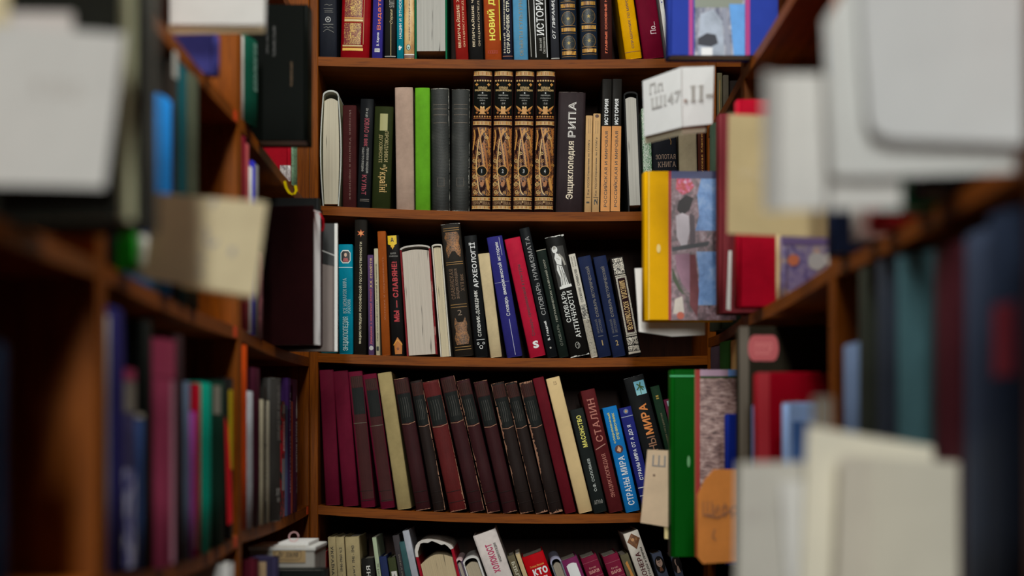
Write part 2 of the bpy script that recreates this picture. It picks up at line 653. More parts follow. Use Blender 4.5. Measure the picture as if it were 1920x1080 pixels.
def book(label, loc, rot, t, h, w, cover, spine_mat=None, board_mat=None, pg=PAGE_W, sp=(), near=(), fore=False, bulge=None,
         board=.0024, bow=0.0, wear=None, group=None, name='book', near_side=0, fore_items=(), page_gap=.003, soft=False, page_drop=0.0, spine_extra=None):
    """local axes: x thickness, y depth from the face the aisle sees, z height; fore=True turns the fore-edge to the aisle"""
    sm = spine_mat or cover
    bm = board_mat or cover
    root = thing(name, label, 'book', loc, rot, group)
    if soft:
        board = .0008
        page_gap = .0002
    if bulge is None:
        bulge = min(.0026, t * .08)
    if soft:
        bulge = .0006
    fy = (lambda y: w - y) if fore else (lambda y: y)

    def curve_y(x):
        q = 2 * x / t - 1
        return bulge * q * q

    # spine
    mb = MB()
    n = 10
    outer = [(t * i / n, curve_y(t * i / n)) for i in range(n + 1)]
    prof = [(.0, .008)] + outer + [(t, .008)] + [(t - board, .008)] + [(t - board, bulge + .0022), (board, bulge + .0022), (board, .008)]
    e = .0012
    zs = [(0, e), (e, 0), (h * .33, 0), (h * .66, 0), (h - e, 0), (h, e)]
    vs = []
    k = len(prof)
    for z, ins in zs:
        for (x, y) in prof:
            vs.append((x + (t / 2 - x) * 2 * ins / t * .6, fy(y + ins * .8), z))
    fs = []
    for a in range(len(zs) - 1):
        for i in range(k):
            j = (i + 1) % k
            q = (a * k + i, a * k + j, (a + 1) * k + j, (a + 1) * k + i)
            fs.append(q[::-1] if fore else q)
    # end caps as strips between the outer curve and the straight inner line
    for a in (0, len(zs) - 1):
        base = a * k
        cap = [base + i for i in range(k)]
        fs.append(tuple(cap) if a == 0 else tuple(reversed(cap)))
    mb.add(vs, fs, sm, True)
    if not fore:
        mp = lambda u, v, l: (u * t, curve_y(u * t) - l, v * h)
        deco(mb, sp, mp, t, h)
        if wear:
            jag(mb, mp, t, h, wear[0], wear[1], wear[2], int(abs(loc[0]) * 9999) % 997)
        if spine_extra:
            spine_extra(mb, mp, t, h)
    mb.build('spine', root)
    # boards
    nz = 8 if bow else 1
    for side in (0, 1):
        mb = MB()
        for i in range(nz):
            z0, z1 = h * i / nz, h * (i + 1) / nz
            b0 = bow * math.sin(math.pi * i / nz) * (-1 if side == 0 else 1)
            b1 = bow * math.sin(math.pi * (i + 1) / nz) * (-1 if side == 0 else 1)
            x0 = 0 if side == 0 else t - board
            x1 = x0 + board
            ya, yb = sorted((fy(.0075), fy(w)))
            if bow:
                vv = [(x0 + b0, ya, z0), (x1 + b0, ya, z0), (x1 + b0, yb, z0), (x0 + b0, yb, z0), (x0 + b1, ya, z1), (x1 + b1, ya, z1), (x1 + b1, yb, z1), (x0 + b1, yb, z1)]
                # the bow dies out towards the spine
                vv = [(x - (bx if abs(y - fy(.0075)) < 1e-6 else 0), y, z) for (x, y, z), bx in zip(vv, [b0] * 4 + [b1] * 4)]
                mb.add(vv, [(0, 3, 2, 1), (4, 5, 6, 7), (0, 1, 5, 4), (1, 2, 6, 5), (2, 3, 7, 6), (3, 0, 4, 7)], bm, True)
            else:
                mb.bbox(x0, x1, ya, yb, z0, z1, bm)
        if near and side == near_side:
            if side == 0:   # seen from local -x, right-hand side is local -y
                deco(mb, near, lambda u, v, l: (-l, (1 - u) * w if not fore else (1 - u) * w, v * h), w, h)
            else:
                deco(mb, near, lambda u, v, l: (t + l, u * w, v * h), w, h)
        mb.build('cover_board', root)
    # page block
    mb = MB()
    y0, y1 = .003, w - page_gap
    m = 6 if fore or bow else 2
    front, back = [], []
    for i in range(m + 1):
        x = board + (t - 2 * board) * i / m
        q = 2 * i / m - 1
        yy = y1 - (.0035 * (1 - q * q) if not soft else 0)
        front.append((x, fy(yy)))
        back.append((x, fy(y0 + bulge)))
    z0, z1 = page_gap + page_drop * 0, h - page_gap - page_drop
    vs = []
    for zz in (z0, z1):
        vs += [(x, y, zz) for x, y in front] + [(x, y, zz) for x, y in back]
    q = m + 1
    fs = []
    for i in range(m):
        f1 = (i, i + 1, 2 * q + i + 1, 2 * q + i)
        f2 = (q + i + 1, q + i, 3 * q + i, 3 * q + i + 1)
        f3 = (2 * q + i, 2 * q + i + 1, 3 * q + i + 1, 3 * q + i)
        f4 = (i + 1, i, q + i, q + i + 1)
        fs += [f1, f2, f3, f4]
    fs += [(0, 2 * q, 3 * q, q), (m, q + m, 3 * q + m, 2 * q + m)]
    mb.add(vs, fs, pages(pg) if not isinstance(pg, bpy.types.Material) else pg)
    if fore and fore_items:
        deco(mb, fore_items, lambda u, v, l: (board + u * (t - 2 * board), page_gap - l, v * h), t, h)
    mb.build('page_block', root)
    return root


# ------------------------------------------------------------------ the room
def struct(name, x0, x1, y0, y1, z0, z1, m):
    mb = MB()
    mb.box(x0, x1, y0, y1, z0, z1, m)
    o = mb.build(name)
    o['kind'] = 'structure'
    return o


struct('floor', -2.4, 2.4, -6.0, 3.7, -.05, 0, cloth((58, 44, 34), .5, .2))
struct('wall_back', -2.4, 2.4, 3.6, 3.7, 0, 3.2, cloth((170, 165, 155), .9, .05))
struct('ceiling', -2.4, 2.4, -6.0, 3.7, 3.2, 3.25, cloth((200, 198, 192), .9, .04))

WX, WY, WZ = wood('x'), wood('y'), wood('z')
TH = .017


def sag_bar(mb, axis, a0, a1, zf, depth0, depth1, th, m, n=16):
    """a shelf board along x or y whose top follows zf(a)"""
    vs, fs = [], []
    for i in range(n + 1):
        a = a0 + (a1 - a0) * i / n
        z = zf(a)
        for (dd, zz) in ((depth0, z - th), (depth1, z - th), (depth1, z), (depth0, z)):
            vs.append((a, dd, zz) if axis == 'x' else (dd, a, zz))
    for i in range(n):
        for j in range(4):
            k = (j + 1) % 4
            fs.append((i * 4 + j, (i + 1) * 4 + j, (i + 1) * 4 + k, i * 4 + k))
    fs += [(0, 1, 2, 3), (n * 4 + 3, n * 4 + 2, n * 4 + 1, n * 4)]
    mb.add(vs, fs, m)


def local(o):
    """move a mesh built in room space under its Empty"""
    o.location = tuple(-c for c in o.parent.location)
    return o


# end bookcase
BXL, BXR = (597 - CX) / 1000., (1326 - CX) / 1000.
PROF = {0: (107, 109, 5), 1: (386, 394, 8), 2: (662, 667, 7), 3: (947, 957, 12), 4: (1240, 1246, 6)}


def back_y(row, px):
    yl, yr, s = PROF[row]
    u = max(0, min(1, (px - 597) / (1326 - 597.)))
    return yl + (yr - yl) * u + 4 * s * u * (1 - u)


def back_z(row, x):
    return CZ + (HY - back_y(row, x * 1000 + CX)) / 1000.


bc = thing('bookcase', 'brown wooden bookcase standing across the end of the aisle', 'bookcase', (0, D + .14, 0))
EDGE = D - .004
BX2 = .64
for x0, x1 in ((BXL - .0165, BXL), (BXR, BXR + .0165), (BX2, BX2 + .0165)):
    mb = MB()
    mb.bbox(x0, x1, EDGE - .002, D + .27, .0, 2.55, WZ, .0012)
    local(mb.build('upright', bc))
for r in range(5):
    mb = MB()
    sag_bar(mb, 'x', BXL, BXR, lambda a: back_z(r, a), EDGE, D + .265, TH, WX)
    local(mb.build('shelf', bc))
    mb = MB()
    sag_bar(mb, 'x', BXR + .0165, BX2, lambda a: back_z(r, a), EDGE, D + .265, TH, WX)
    local(mb.build('shelf', bc))
for z in (.07, .34, .64, 2.42):
    mb = MB()
    sag_bar(mb, 'x', BXL, BXR, lambda a: z, EDGE, D + .265, TH, WX)
    local(mb.build('shelf', bc))
mb = MB()
mb.box(BXL, BX2, D + .266, D + .27, .0, 2.55, wood('z', (44, 20, 10)))
local(mb.build('back_panel', bc))

# side rows
XL, XR = -.375, .365
LEFT_LV = {  # bay: {level: (near z, far z, sag)} relative to the camera
    'A': {-1: (.77, .77, .006), 0: (.470, .466, .006), 1: (.177, .183, .006), 2: (-.103, -.09, .005), 3: (-.405, -.405, .008)},
    'B': {-1: (.77, .77, .006), 0: (.472, .470, .006), 1: (.178, .177, .005), 2: (-.108, -.106, .014), 3: (-.405, -.405, .008)},
    'C': {-1: (.77, .77, .006), 0: (.472, .472, .006), 1: (.178, .178, .004), 2: (-.108, -.108, .008), 3: (-.405, -.405, .008)}}
for _k in 'DE':
    LEFT_LV[_k] = LEFT_LV['C']
LEFT_BAY = {'D': (-.018, .750), 'E': (-.788, -.020), 'A': (2.292, 3.088), 'B': (1.521, 2.290), 'C': (.752, 1.519)}
RLV = {0: (.61, .61, .006), 1: (.22, .22, .005), 2: (-.161, -.161, .006), 3: (-.53, -.53, .006)}
RIGHT_BAY = {'V': (-.32, .418), 'Z': (2.637, 3.113), 'Y': (1.899, 2.635), 'X': (1.160, 1.897), 'W': (.42, 1.158)}


def side_z(side, bay, lv, y):
    y0, y1 = (LEFT_BAY if side == 'L' else RIGHT_BAY)[bay]
    a, b, s = (LEFT_LV[bay] if side == 'L' else RLV)[lv]
    u = max(0, min(1, (y - y0) / (y1 - y0)))
    return CZ + a + (b - a) * u - 4 * s * u * (1 - u)


STICK = ink((225, 70, 20))
DEPTH = .26


def side_case(side, bay, label, stickers=()):
    y0, y1 = (LEFT_BAY if side == 'L' else RIGHT_BAY)[bay]
    sx = -1 if side == 'L' else 1
    xf = XL if side == 'L' else XR
    xa, xb = sorted((xf, xf + sx * DEPTH))
    root = thing('bookcase', label, 'bookcase', ((xa + xb) / 2, (y0 + y1) / 2, 0))
    top = 2.55
    for a in ((y0, y1 - TH) if bay != 'Z' else (y0,)):
        mb = MB()
        mb.bbox(xa, xb, a, a + TH, 0, top, WZ, .001)
        local(mb.build('upright', root))
    lvs = (LEFT_LV[bay] if side == 'L' else RLV)
    for lv in lvs:
        mb = MB()
        g = .002
        xs0, xs1 = (xa, xb - g) if side == 'R' else (xa + g, xb)
        sag_bar(mb, 'y', y0 + TH, y1 - TH, lambda a: side_z(side, bay, lv, a), xs0, xs1, TH, WY)
        sh = local(mb.build('shelf', root))
        for slv, yy in stickers:
            if slv == lv:
                s = MB()
                z = side_z(side, bay, lv, yy)
                xe = xs1 if side == 'L' else xs0
                s.bbox(xe - .0004 if side == 'L' else xe - .0005, xe + .0005 if side == 'L' else xe + .0004, yy - .012, yy + .012, z - .0155, z - .001, STICK, .0002)
                so = s.build('sticker', sh, {'label': 'orange sticker'})
    for z in ((.08, .38, .70, 2.50) if side == 'L' else (.08, .50, 2.40)):
        mb = MB()
        sag_bar(mb, 'y', y0 + TH, y1 - TH, lambda a: z, xa, xb, TH, WY)
        local(mb.build('shelf', root))
    mb = MB()
    xo = xb if side == 'R' else xa - .004
    mb.box(xo, xo + .004, y0, y1, 0, top, wood('z', (44, 20, 10)))
    local(mb.build('back_panel', root))
    return root


side_case('L', 'A', 'brown bookcase along the left of the aisle, third back, touching the end bookcase', ((2, 3.05),))
side_case('L', 'B', 'brown bookcase along the left of the aisle, the middle one of three', ((0, 2.255), (1, 2.255), (2, 2.255)))
side_case('L', 'C', 'dark brown bookcase along the left of the aisle, closest to the viewer')
side_case('L', 'D', 'unseen brown bookcase continuing the left row beside the viewer, added to block light')  # unseen bays added along the rows to keep lamp light out of the shelves
side_case('L', 'E', 'unseen brown bookcase continuing the left row behind the viewer, added to block light')
side_case('R', 'V', 'unseen brown bookcase continuing the right row beside the viewer, added to block light')  # also added out of view, shades the right bays
side_case('R', 'Z', 'narrow brown bookcase deepest in the row on the right of the aisle')
side_case('R', 'Y', 'brown bookcase on the right of the aisle holding the red books')
side_case('R', 'X', 'brown bookcase on the right of the aisle with the big blurred dark volumes')
side_case('R', 'W', 'brown bookcase on the right of the aisle, closest to the viewer')

# ------------------------------------------------------------------ the end bookcase's books
WHT, GRY, BLK = ink((225, 222, 215)), ink((150, 148, 142)), ink((16, 15, 15))
GLD, GLD2 = ink((190, 140, 70)), ink((150, 112, 60))
SIL, ORG, YEL, RED = ink((165, 165, 165)), ink((215, 95, 40)), ink((232, 200, 70)), ink((150, 22, 34))
DIM = ink((95, 85, 75))


def pxv(items, yt, yb):
    c = lambda y: (yb - y) / float(yb - yt)
    out = []
    for it in items:
        k = it[0]
        if k == 'text':
            out.append(it[:4] + (c(it[5]), c(it[4])) + it[6:])
        elif k in ('rect', 'frame'):
            out.append(it[:3] + (c(it[4]), c(it[3])) + it[5:])
        elif k in ('disc', 'ring', 'star'):
            out.append(it[:2] + (c(it[2]),) + it[3:])
        elif k in ('poly', 'line'):
            out.append((k, [(u, c(y)) for u, y in it[1]]) + it[2:])
        else:
            out.append(it)
    return out


jit = random.Random(3)


def place(row, bl, tl, wpx, yt):
    yb = (back_y(row, bl) + back_y(row, bl + wpx)) / 2
    th = math.atan2(bl - tl, yb - yt)
    t = wpx * math.cos(th) / 1000. - .0005
    h = (yb - yt) / 1000. / math.cos(th) - t * abs(math.sin(th)) * .5
    x = (bl - CX) / 1000.
    z = max(back_z(row, x), back_z(row, x + t)) + .0003
    if th < 0:
        z += t * math.sin(-th)
    return yb, th, t, h, x, z


def B(row, bl, tl, wpx, yt, label, cover, sp=(), w=None, group=None, dy=None, **kw):
    yb, th, t, h, x, z = place(row, bl, tl, wpx, yt)
    w = w or min(.2, max(.12, h * .68))
    y = D + (jit.uniform(.000, .006) if dy is None else dy)
    return book(label, (x, y, z), (0, -th, 0), t, h, w, cover, sp=pxv(sp, yt, yb), group=group, **kw)


def UP(row, bl, tl, wpx, yt, label, cover, inner=None, spine=None, arch=.010, gap=.006, L=.21, pg=(176, 168, 154), bow=0.0, foot=0.0, board=.0026, group=None, strip=None, dy=0.0, skew=0.0):
    """a large book stood on its fore-edge, spine up, its head towards the aisle"""
    yb, th, t, h, x, z = place(row, bl, tl, wpx, yt)
    root = thing('book', label, 'book', (x, D + dy, z), (0, -th, 0), group)
    spine = spine or cover
    n = 12
    zb = h - arch
    outer, inn = [], []
    for i in range(n + 1):
        a = math.pi * i / n
        outer.append((t / 2 - t / 2 * math.cos(a), zb + arch * math.sin(a) ** .8 * (1 + skew * math.cos(a))))
        inn.append((t / 2 - (t / 2 - board) * math.cos(a), zb - .001 + (arch - .0022) * math.sin(a) ** .8 * (1 + skew * math.cos(a))))
    mb = MB()
    poly = outer + inn[::-1]
    k = len(poly)
    vs = [(px, yy, pz) for yy in (0, L) for px, pz in poly]
    fs = [(i, (i + 1) % k, k + (i + 1) % k, k + i) for i in range(k)]
    for i in range(n):
        q = (i, i + 1, k - 2 - i, k - 1 - i)
        fs.append(q)
        fs.append(tuple(k + a for a in q[::-1]))
    mb.add(vs, fs, spine)
    if strip:
        # a pale band of torn jacket following the arch on the head side
        vs = []
        for i in range(n + 1):
            vs += [(outer[i][0], -.0006, outer[i][1] + .0004), (inn[i][0], -.0006, inn[i][1] - .002 * (i % 3))]
        mb.add(vs, [(2 * i, 2 * i + 2, 2 * i + 3, 2 * i + 1) for i in range(n)], strip)
    mb.build('spine', root)
    nz = 8
    for s in (0, 1):
        mb = MB()
        for i in range(nz):
            za, zc = zb * i / nz, zb * (i + 1) / nz
            ba = bow * math.sin(math.pi * i / nz) * (-1 if s == 0 else 1)
            bb = bow * math.sin(math.pi * (i + 1) / nz) * (-1 if s == 0 else 1)
            x0 = 0 if s == 0 else t - board
            vv = [(x0 + ba, 0, za), (x0 + board + ba, 0, za), (x0 + board + ba, L, za), (x0 + ba, L, za), (x0 + bb, 0, zc), (x0 + board + bb, 0, zc), (x0 + board + bb, L, zc), (x0 + bb, L, zc)]
            mb.add(vv, [(0, 3, 2, 1), (4, 5, 6, 7)], cover)
            mb.add(vv, [(0, 1, 5, 4), (2, 3, 7, 6)], cover)
            mb.add(vv, [(1, 2, 6, 5), (3, 0, 4, 7)] if s == 0 else [(3, 0, 4, 7), (1, 2, 6, 5)], inner or cover)
        mb.build('cover_board', root)
    mb = MB()
    pts = []
    e = board + .0006
    m = 8
    zt = zb - gap
    for i in range(nz + 1):
        zz = foot + (zt - foot) * i / nz
        pts.append((t - e + bow * .55 * math.sin(math.pi * i / nz), zz))
    for i in range(1, m):
        u = i / m
        pts.append((t - e - (t - 2 * e) * u, zt + arch * .45 * math.sin(math.pi * u)))
    for i in range(nz, -1, -1):
        zz = foot + (zt - foot) * i / nz
        pts.append((e - bow * .55 * math.sin(math.pi * i / nz), zz))
    mb.prism([(a, .004, b) for a, b in pts], [(a, L - .004, b) for a, b in pts], pages(pg))
    mb.build('page_block', root)
    return root


TX = lambda s, u0, u1, ya, yb, way, m, *r: ('text', s, u0, u1, ya, yb, way, m) + r

# ---- top row
T0 = -86
DARKNAVY = worn((24, 27, 36), (70, 72, 80), .7)
B(0, 599, 598, 33, T0, 'thick blue-black book with a round silver emblem, first on the topmost row', DARKNAVY, [
    ('ring', .5, 37, .0052, .0014, SIL), ('disc', .5, 37, .0018, SIL), ('line', [(.25, 16), (.8, 17)], .0005, GRY), ('line', [(.3, 20), (.75, 20)], .0005, GRY), ('line', [(.3, 23), (.8, 23)], .0006, GRY),
    ('line', [(.2, 46), (.8, 46)], .0006, GRY), ('line', [(.25, 52), (.45, 50), (.5, 54), (.6, 50), (.8, 53)], .0005, GRY), ('line', [(.22, 60), (.4, 55), (.6, 57), (.82, 61)], .0005, GRY),
    ('line', [(.3, 10), (.45, 8), (.55, 11), (.75, 9)], .0005, GRY)])
GF = filigree((104, 22, 28), (196, 152, 84), 560., .64)
B(0, 638, 644, 54, T0, 'red book whose spine is covered in gold scrollwork panels', cloth((128, 18, 24), .45), [
    ('rect', .1, .72, -80, 33, GF), ('rect', .3, .68, -80, 30, filigree((110, 48, 30), (214, 174, 96), 560., .56)),
    ('rect', .1, .75, 33, 36, GLD), ('rect', .1, .75, 37, 40, ink((225, 200, 150))), ('rect', .1, .75, 41, 42, GLD),
    ('rect', .1, .7, 44, 84, GF), ('rect', .3, .68, 44, 84, filigree((110, 48, 30), (214, 174, 96), 560., .56)), ('rect', .36, .58, 61, 69, GF),
    ('frame', .3, .68, 44, 84, .0006, GLD), ('line', [(.77, -80), (.78, 84)], .0012, GLD2),
    ('rect', .06, .76, 85.5, 87, ink((225, 200, 150))), ('rect', .06, .76, 88, 89, GLD), ('rect', .06, .78, 91, 96, ink((215, 170, 80)))])
B(0, 697, 701, 20, T0, 'violet book with orange and white lettering beside the red gilt one', cloth((50, 44, 118), .5), [
    TX('Видатні особи', .42, .85, -70, 56, 'up', ORG, .01), TX('В. Карпов', .42, .7, 61, 86, 'up', WHT, .02), ('rect', .25, .75, 91, 98, ink((190, 190, 190))), TX('ДОМ', .3, .7, 92.5, 96.5, 'h', BLK)])
B(0, 721, 722, 21, T0, 'black book with a thin pale vertical line down its spine', gloss((30, 30, 28)), [
    TX('ЭЛИТА', .4, .85, -4, 14, 'up', GRY), ('line', [(.55, 44), (.56, 104)], .0011, ink((170, 150, 95))), TX('Серия', .45, .75, 17, 44, 'up', ink((200, 180, 130)), 0, .3), ('rect', 0, 1, 104.6, 106, GRY)])
B(0, 744, 743, 13, T0, 'narrow teal book with white lettering on the topmost row', cloth((26, 112, 128), .5), [
    TX('НАЦИИ И ЭТНОСЫ В СОВРЕМЕННОМ', .35, .8, -80, 72, 'up', WHT, .01), ('disc', .5, 88, .003, WHT), ('disc', .62, 86, .0014, cloth((26, 112, 128), .5)), ('disc', .42, 92, .0018, WHT)])
B(0, 758, 758, 19, T0, 'tan mottled book with a round badge at the foot, beside the teal one', picture('tan', [(150, 95, 60), (200, 165, 110), (215, 190, 140)], 40., .4), [
    TX('ЭНЦИКЛОПЕДИЧЕСКИЙ СЛОВАРЬ', .4, .62, -60, 78, 'up', ink((60, 45, 35)), .01), ('disc', .42, 89, .0042, ink((40, 60, 60)), .006), ('disc', .42, 89, .0032, ink((170, 190, 175)), .0048), ('disc', .42, 90, .0016, ink((60, 90, 80))),
    ('rect', 0, 1, 102, 103.5, WHT), ('rect', 0, 1, 104, 109, ink((110, 80, 70)))])
UP(0, 778, 777, 61, T0, 'thick book shelved pages outward with green boards, on the topmost row', cloth((28, 92, 62)), pg=(172, 170, 164), foot=.016, board=.003, L=.2)
B(0, 855, 846, 24, T0, 'red book with two lines of pale serif lettering after the dark gap', cloth((128, 30, 26), .5), [
    TX('ВЕЛИЧАЙШИЕ ХРАМЫ МИРА', .18, .45, -80, 90, 'up', ink((225, 190, 150)), .008), TX('ЭНЦИКЛОПЕДИЧЕСКИЙ', .62, .82, -60, 90, 'up', ink((210, 170, 130)))])
B(0, 882, 876, 25, T0, 'black book with two lines of cream lettering beside its red twin', cloth((27, 26, 26), .5), [
    TX('ВЕЛИЧАЙШИЕ ЧУДЕСА МИРА', .16, .42, -80, 87, 'up', ink((215, 195, 165)), .008), TX('ЭНЦИКЛОПЕДИЧЕСКИЙ', .62, .82, -60, 87, 'up', ink((190, 170, 140)))])
B(0, 910, 904, 31, T0, 'rust orange book with large bold yellow letters', cloth((150, 66, 34), .5), [
    TX('НОВИЙ ДОВІДНИК', .2, .72, -84, 76, 'up', ink((240, 205, 70)), .03), ('rect', .93, .98, -84, 76, YEL), TX('ХХХХХ', .15, .8, 95, 101, 'h', ink((160, 36, 36)))])
B(0, 943, 939, 19, T0, 'slim navy book with cream lettering next to the rust orange one', cloth((28, 30, 44), .5), [
    TX('Новый универсальный', .1, .34, -40, 100, 'up', ink((190, 180, 160)), .01), TX('СПРАВОЧНИК СТРАН И НАРОДОВ', .42, .8, -80, 100, 'up', ink((220, 210, 190)), .015), ('rect', 0, 1, 105, 106, ink((150, 90, 60)))])
B(0, 964, 959, 27, T0, 'light blue book with dull gold lettering on the topmost row', cloth((84, 138, 172), .6), [
    TX('ОБЪЕКТЫ КУЛЬТУРНОГО НАСЛЕДИЯ', .42, .72, -80, 104, 'up', ink((120, 110, 80)), .006)], wear=None)
B(0, 993, 986, 37, T0, 'black glossy book with two white lines framing big white letters', gloss((30, 29, 26)), [
    ('line', [(.02, -80), (.1, 106)], .0012, GRY), ('line', [(.32, -84), (.34, 108)], .0014, WHT), ('line', [(.9, -84), (.92, 108)], .0014, WHT), TX('ИСТОРИЯ тыс', .42, .8, -50, 67, 'up', WHT, .01),
    TX('Алексей', .52, .66, 72, 96, 'up', GRY, .02), TX('Овсянников', .7, .84, 70, 101, 'up', GRY, .02)])
B(0, 1034, 1027, 16, T0, 'slim charcoal book with slanted white lettering', gloss((44, 45, 50)), [
    TX('ОТ ПИРАМИД ДО АТОМА', .25, .68, -80, 72, 'up', WHT, .012, .25), ('rect', 0, 1, 108, 109.5, GRY)])
NV = worn((22, 32, 46), (60, 66, 70), .74)
MED = filigree((24, 34, 44), (96, 88, 56), 700., .66)
for i, (bl, tl, wd, dv) in enumerate(((1052, 1046, 32, 0), (1090, 1085, 32, -5))):
    its = []
    for yc in (-55, -14, 33, 79):
        its += [('disc', .5, yc + dv + 2, .0125, MED, .014), ('ring', .5, yc + dv + 2, .0125, .0006, GLD2, .014), ('star', .5, yc + dv + 2, .004, 5, ink((165, 140, 75)))]
    for yc in (-78, -38, 10, 55, 99):
        its += [('rect', .08, .92, yc + dv - 3, yc + dv + 4, filigree((130, 88, 40), (185, 140, 70), 200., .5, .2)), ('rect', .08, .92, yc + dv + 7, yc + dv + 7.8, GLD2), ('rect', .08, .92, yc + dv - 7, yc + dv - 6.2, GLD2)]
    B(0, bl, tl, wd, T0, ('old navy book with gold bands and medallions, standing nearer the black glossy one', 'old navy book with gold bands and medallions, standing next to the orange lettering')[i], NV, its, group='navy books with gilt bands', bulge=.005)
B(0, 1127, 1124, 22, T0, 'dark brown book with a narrow line of bright orange lettering', cloth((50, 26, 24), .5), [
    TX('ГЛАВНЫЕ ОСНОВНЫЕ НОВОСТИ ИСТОРИИ', .38, .58, -84, 100, 'up', ink((228, 92, 48)), .03)])
B(0, 1174, 1148, 31, -70, 'golden yellow book leaning on the maroon one at the end of the topmost row', cloth((205, 150, 38), .5), [
    TX('СПРАВОЧНИК ПО МИРОВОЙ КУЛЬТУРЕ', .42, .62, -60, 92, 'up', ink((90, 50, 25)), .012), ('rect', 0, 1, 98, 99, ink((120, 70, 20)))], wear=None)
B(0, 1208, 1181, 39, -80, 'plain maroon book leaning beside the golden yellow one', cloth((98, 14, 36), .55), [TX('По...', .5, .78, 43, 66, 'up', ink((215, 190, 195)), .01)])
B(0, 1252, 1226, 8, -75, 'thin white book leaning at the end of the topmost row', cloth((205, 203, 200), .6), [TX('ТОМ', .3, .7, -40, 10, 'up', ink((60, 60, 130)))], soft=True)

# ---- second row
UP(1, 605, 605, 31, 170, 'cream paged book with white bulging covers, first on the second row', cloth((176, 178, 172)), inner=cloth((150, 150, 120)), pg=(186, 178, 158), arch=.012, gap=.008, bow=.005, foot=.004, board=.0022, L=.17)
B(1, 642, 642, 26, 197, 'dull brown book with faded lettering, shorter than its neighbours', cloth((58, 26, 26), .6), [TX('История України в портретах', .45, .62, 206, 375, 'down', ink((105, 70, 60)))])
B(1, 669, 676, 25, 185, 'black book with crimson title and small white lettering', gloss((24, 25, 27)), [
    TX('От и до', .4, .62, 203, 220, 'down', GRY, .02), TX('ЮВАО и век', .35, .72, 222, 275, 'down', ink((130, 22, 44)), .02), TX('прошлое народов', .55, .75, 277, 325, 'down', GRY), TX('настоящее', .2, .4, 277, 322, 'down', GRY),
    TX('КУЛЬТ', .3, .65, 328, 366, 'down', ink((130, 22, 44)), .02), ('rect', .2, .9, 374, 375, DIM), ('rect', .2, .9, 377, 378, DIM)])
B(1, 697, 703, 35, 200, 'dark olive green book with gold downward lettering and a small pale plate', cloth((38, 44, 22), .55), [
    ('rect', .3, .72, 214, 246, ink((150, 146, 96))), TX('ПРОВІДНИКИ', .56, .78, 247, 305, 'down', ink((165, 150, 100))), TX('ДУХОВНОСТІ', .26, .48, 254, 306, 'down', ink((165, 150, 100))), TX('в', .55, .68, 310, 315, 'down', ink((165, 150, 100))),
    TX('Україні', .28, .78, 314, 362, 'down', ink((185, 150, 90)), .008)])
B(1, 743, 740, 34, 163, 'plain mauve-grey book standing next to the bright green one', cloth((160, 137, 123), .7))
B(1, 779, 778, 28, 164, 'plain bright grass-green book', cloth((92, 148, 46), .55))
RIB = ribbed((34, 36, 34))
for i, (bl, tl, wd, yt) in enumerate(((810, 808, 34, 166), (846, 847, 34, 168))):
    B(1, bl, tl, wd, yt, ('worn black ribbed cloth book touching the bright green one', 'worn black ribbed cloth book touching the gilt encyclopedia set')[i], RIB, [
        ('rect', .12, .88, 196, 197, DIM), ('rect', .12, .88, 204, 205, DIM), ('rect', .12, .88, 215, 216, DIM), ('rect', .12, .88, 230, 231, DIM), ('frame', .3, .7, 334, 350, .0006, DIM)],
        wear=(ink((140, 138, 130)), 'rtb', 1.6), group='worn black ribbed books', bulge=.005)

# the gilt encyclopedia set
ENC_D = cloth((36, 18, 18), .45)
ENC_B = gloss((16, 17, 15))
G1, G2, G3 = ink((180, 128, 66)), ink((148, 90, 42)), ink((206, 172, 116))
FIL = filigree((36, 15, 12), (150, 94, 46), 520., .565, .7)
NUM = ('one', 'two', 'three', 'four')


def spiral(cu, cy, r, turns, a0=0.0, flip=1):
    n = int(10 * turns)
    return [(cu + flip * r * (1 - k / n * .8) / 37. * math.cos(a0 + k * .63), cy + r * (1 - k / n * .8) * math.sin(a0 + k * .63)) for k in range(n + 1)]


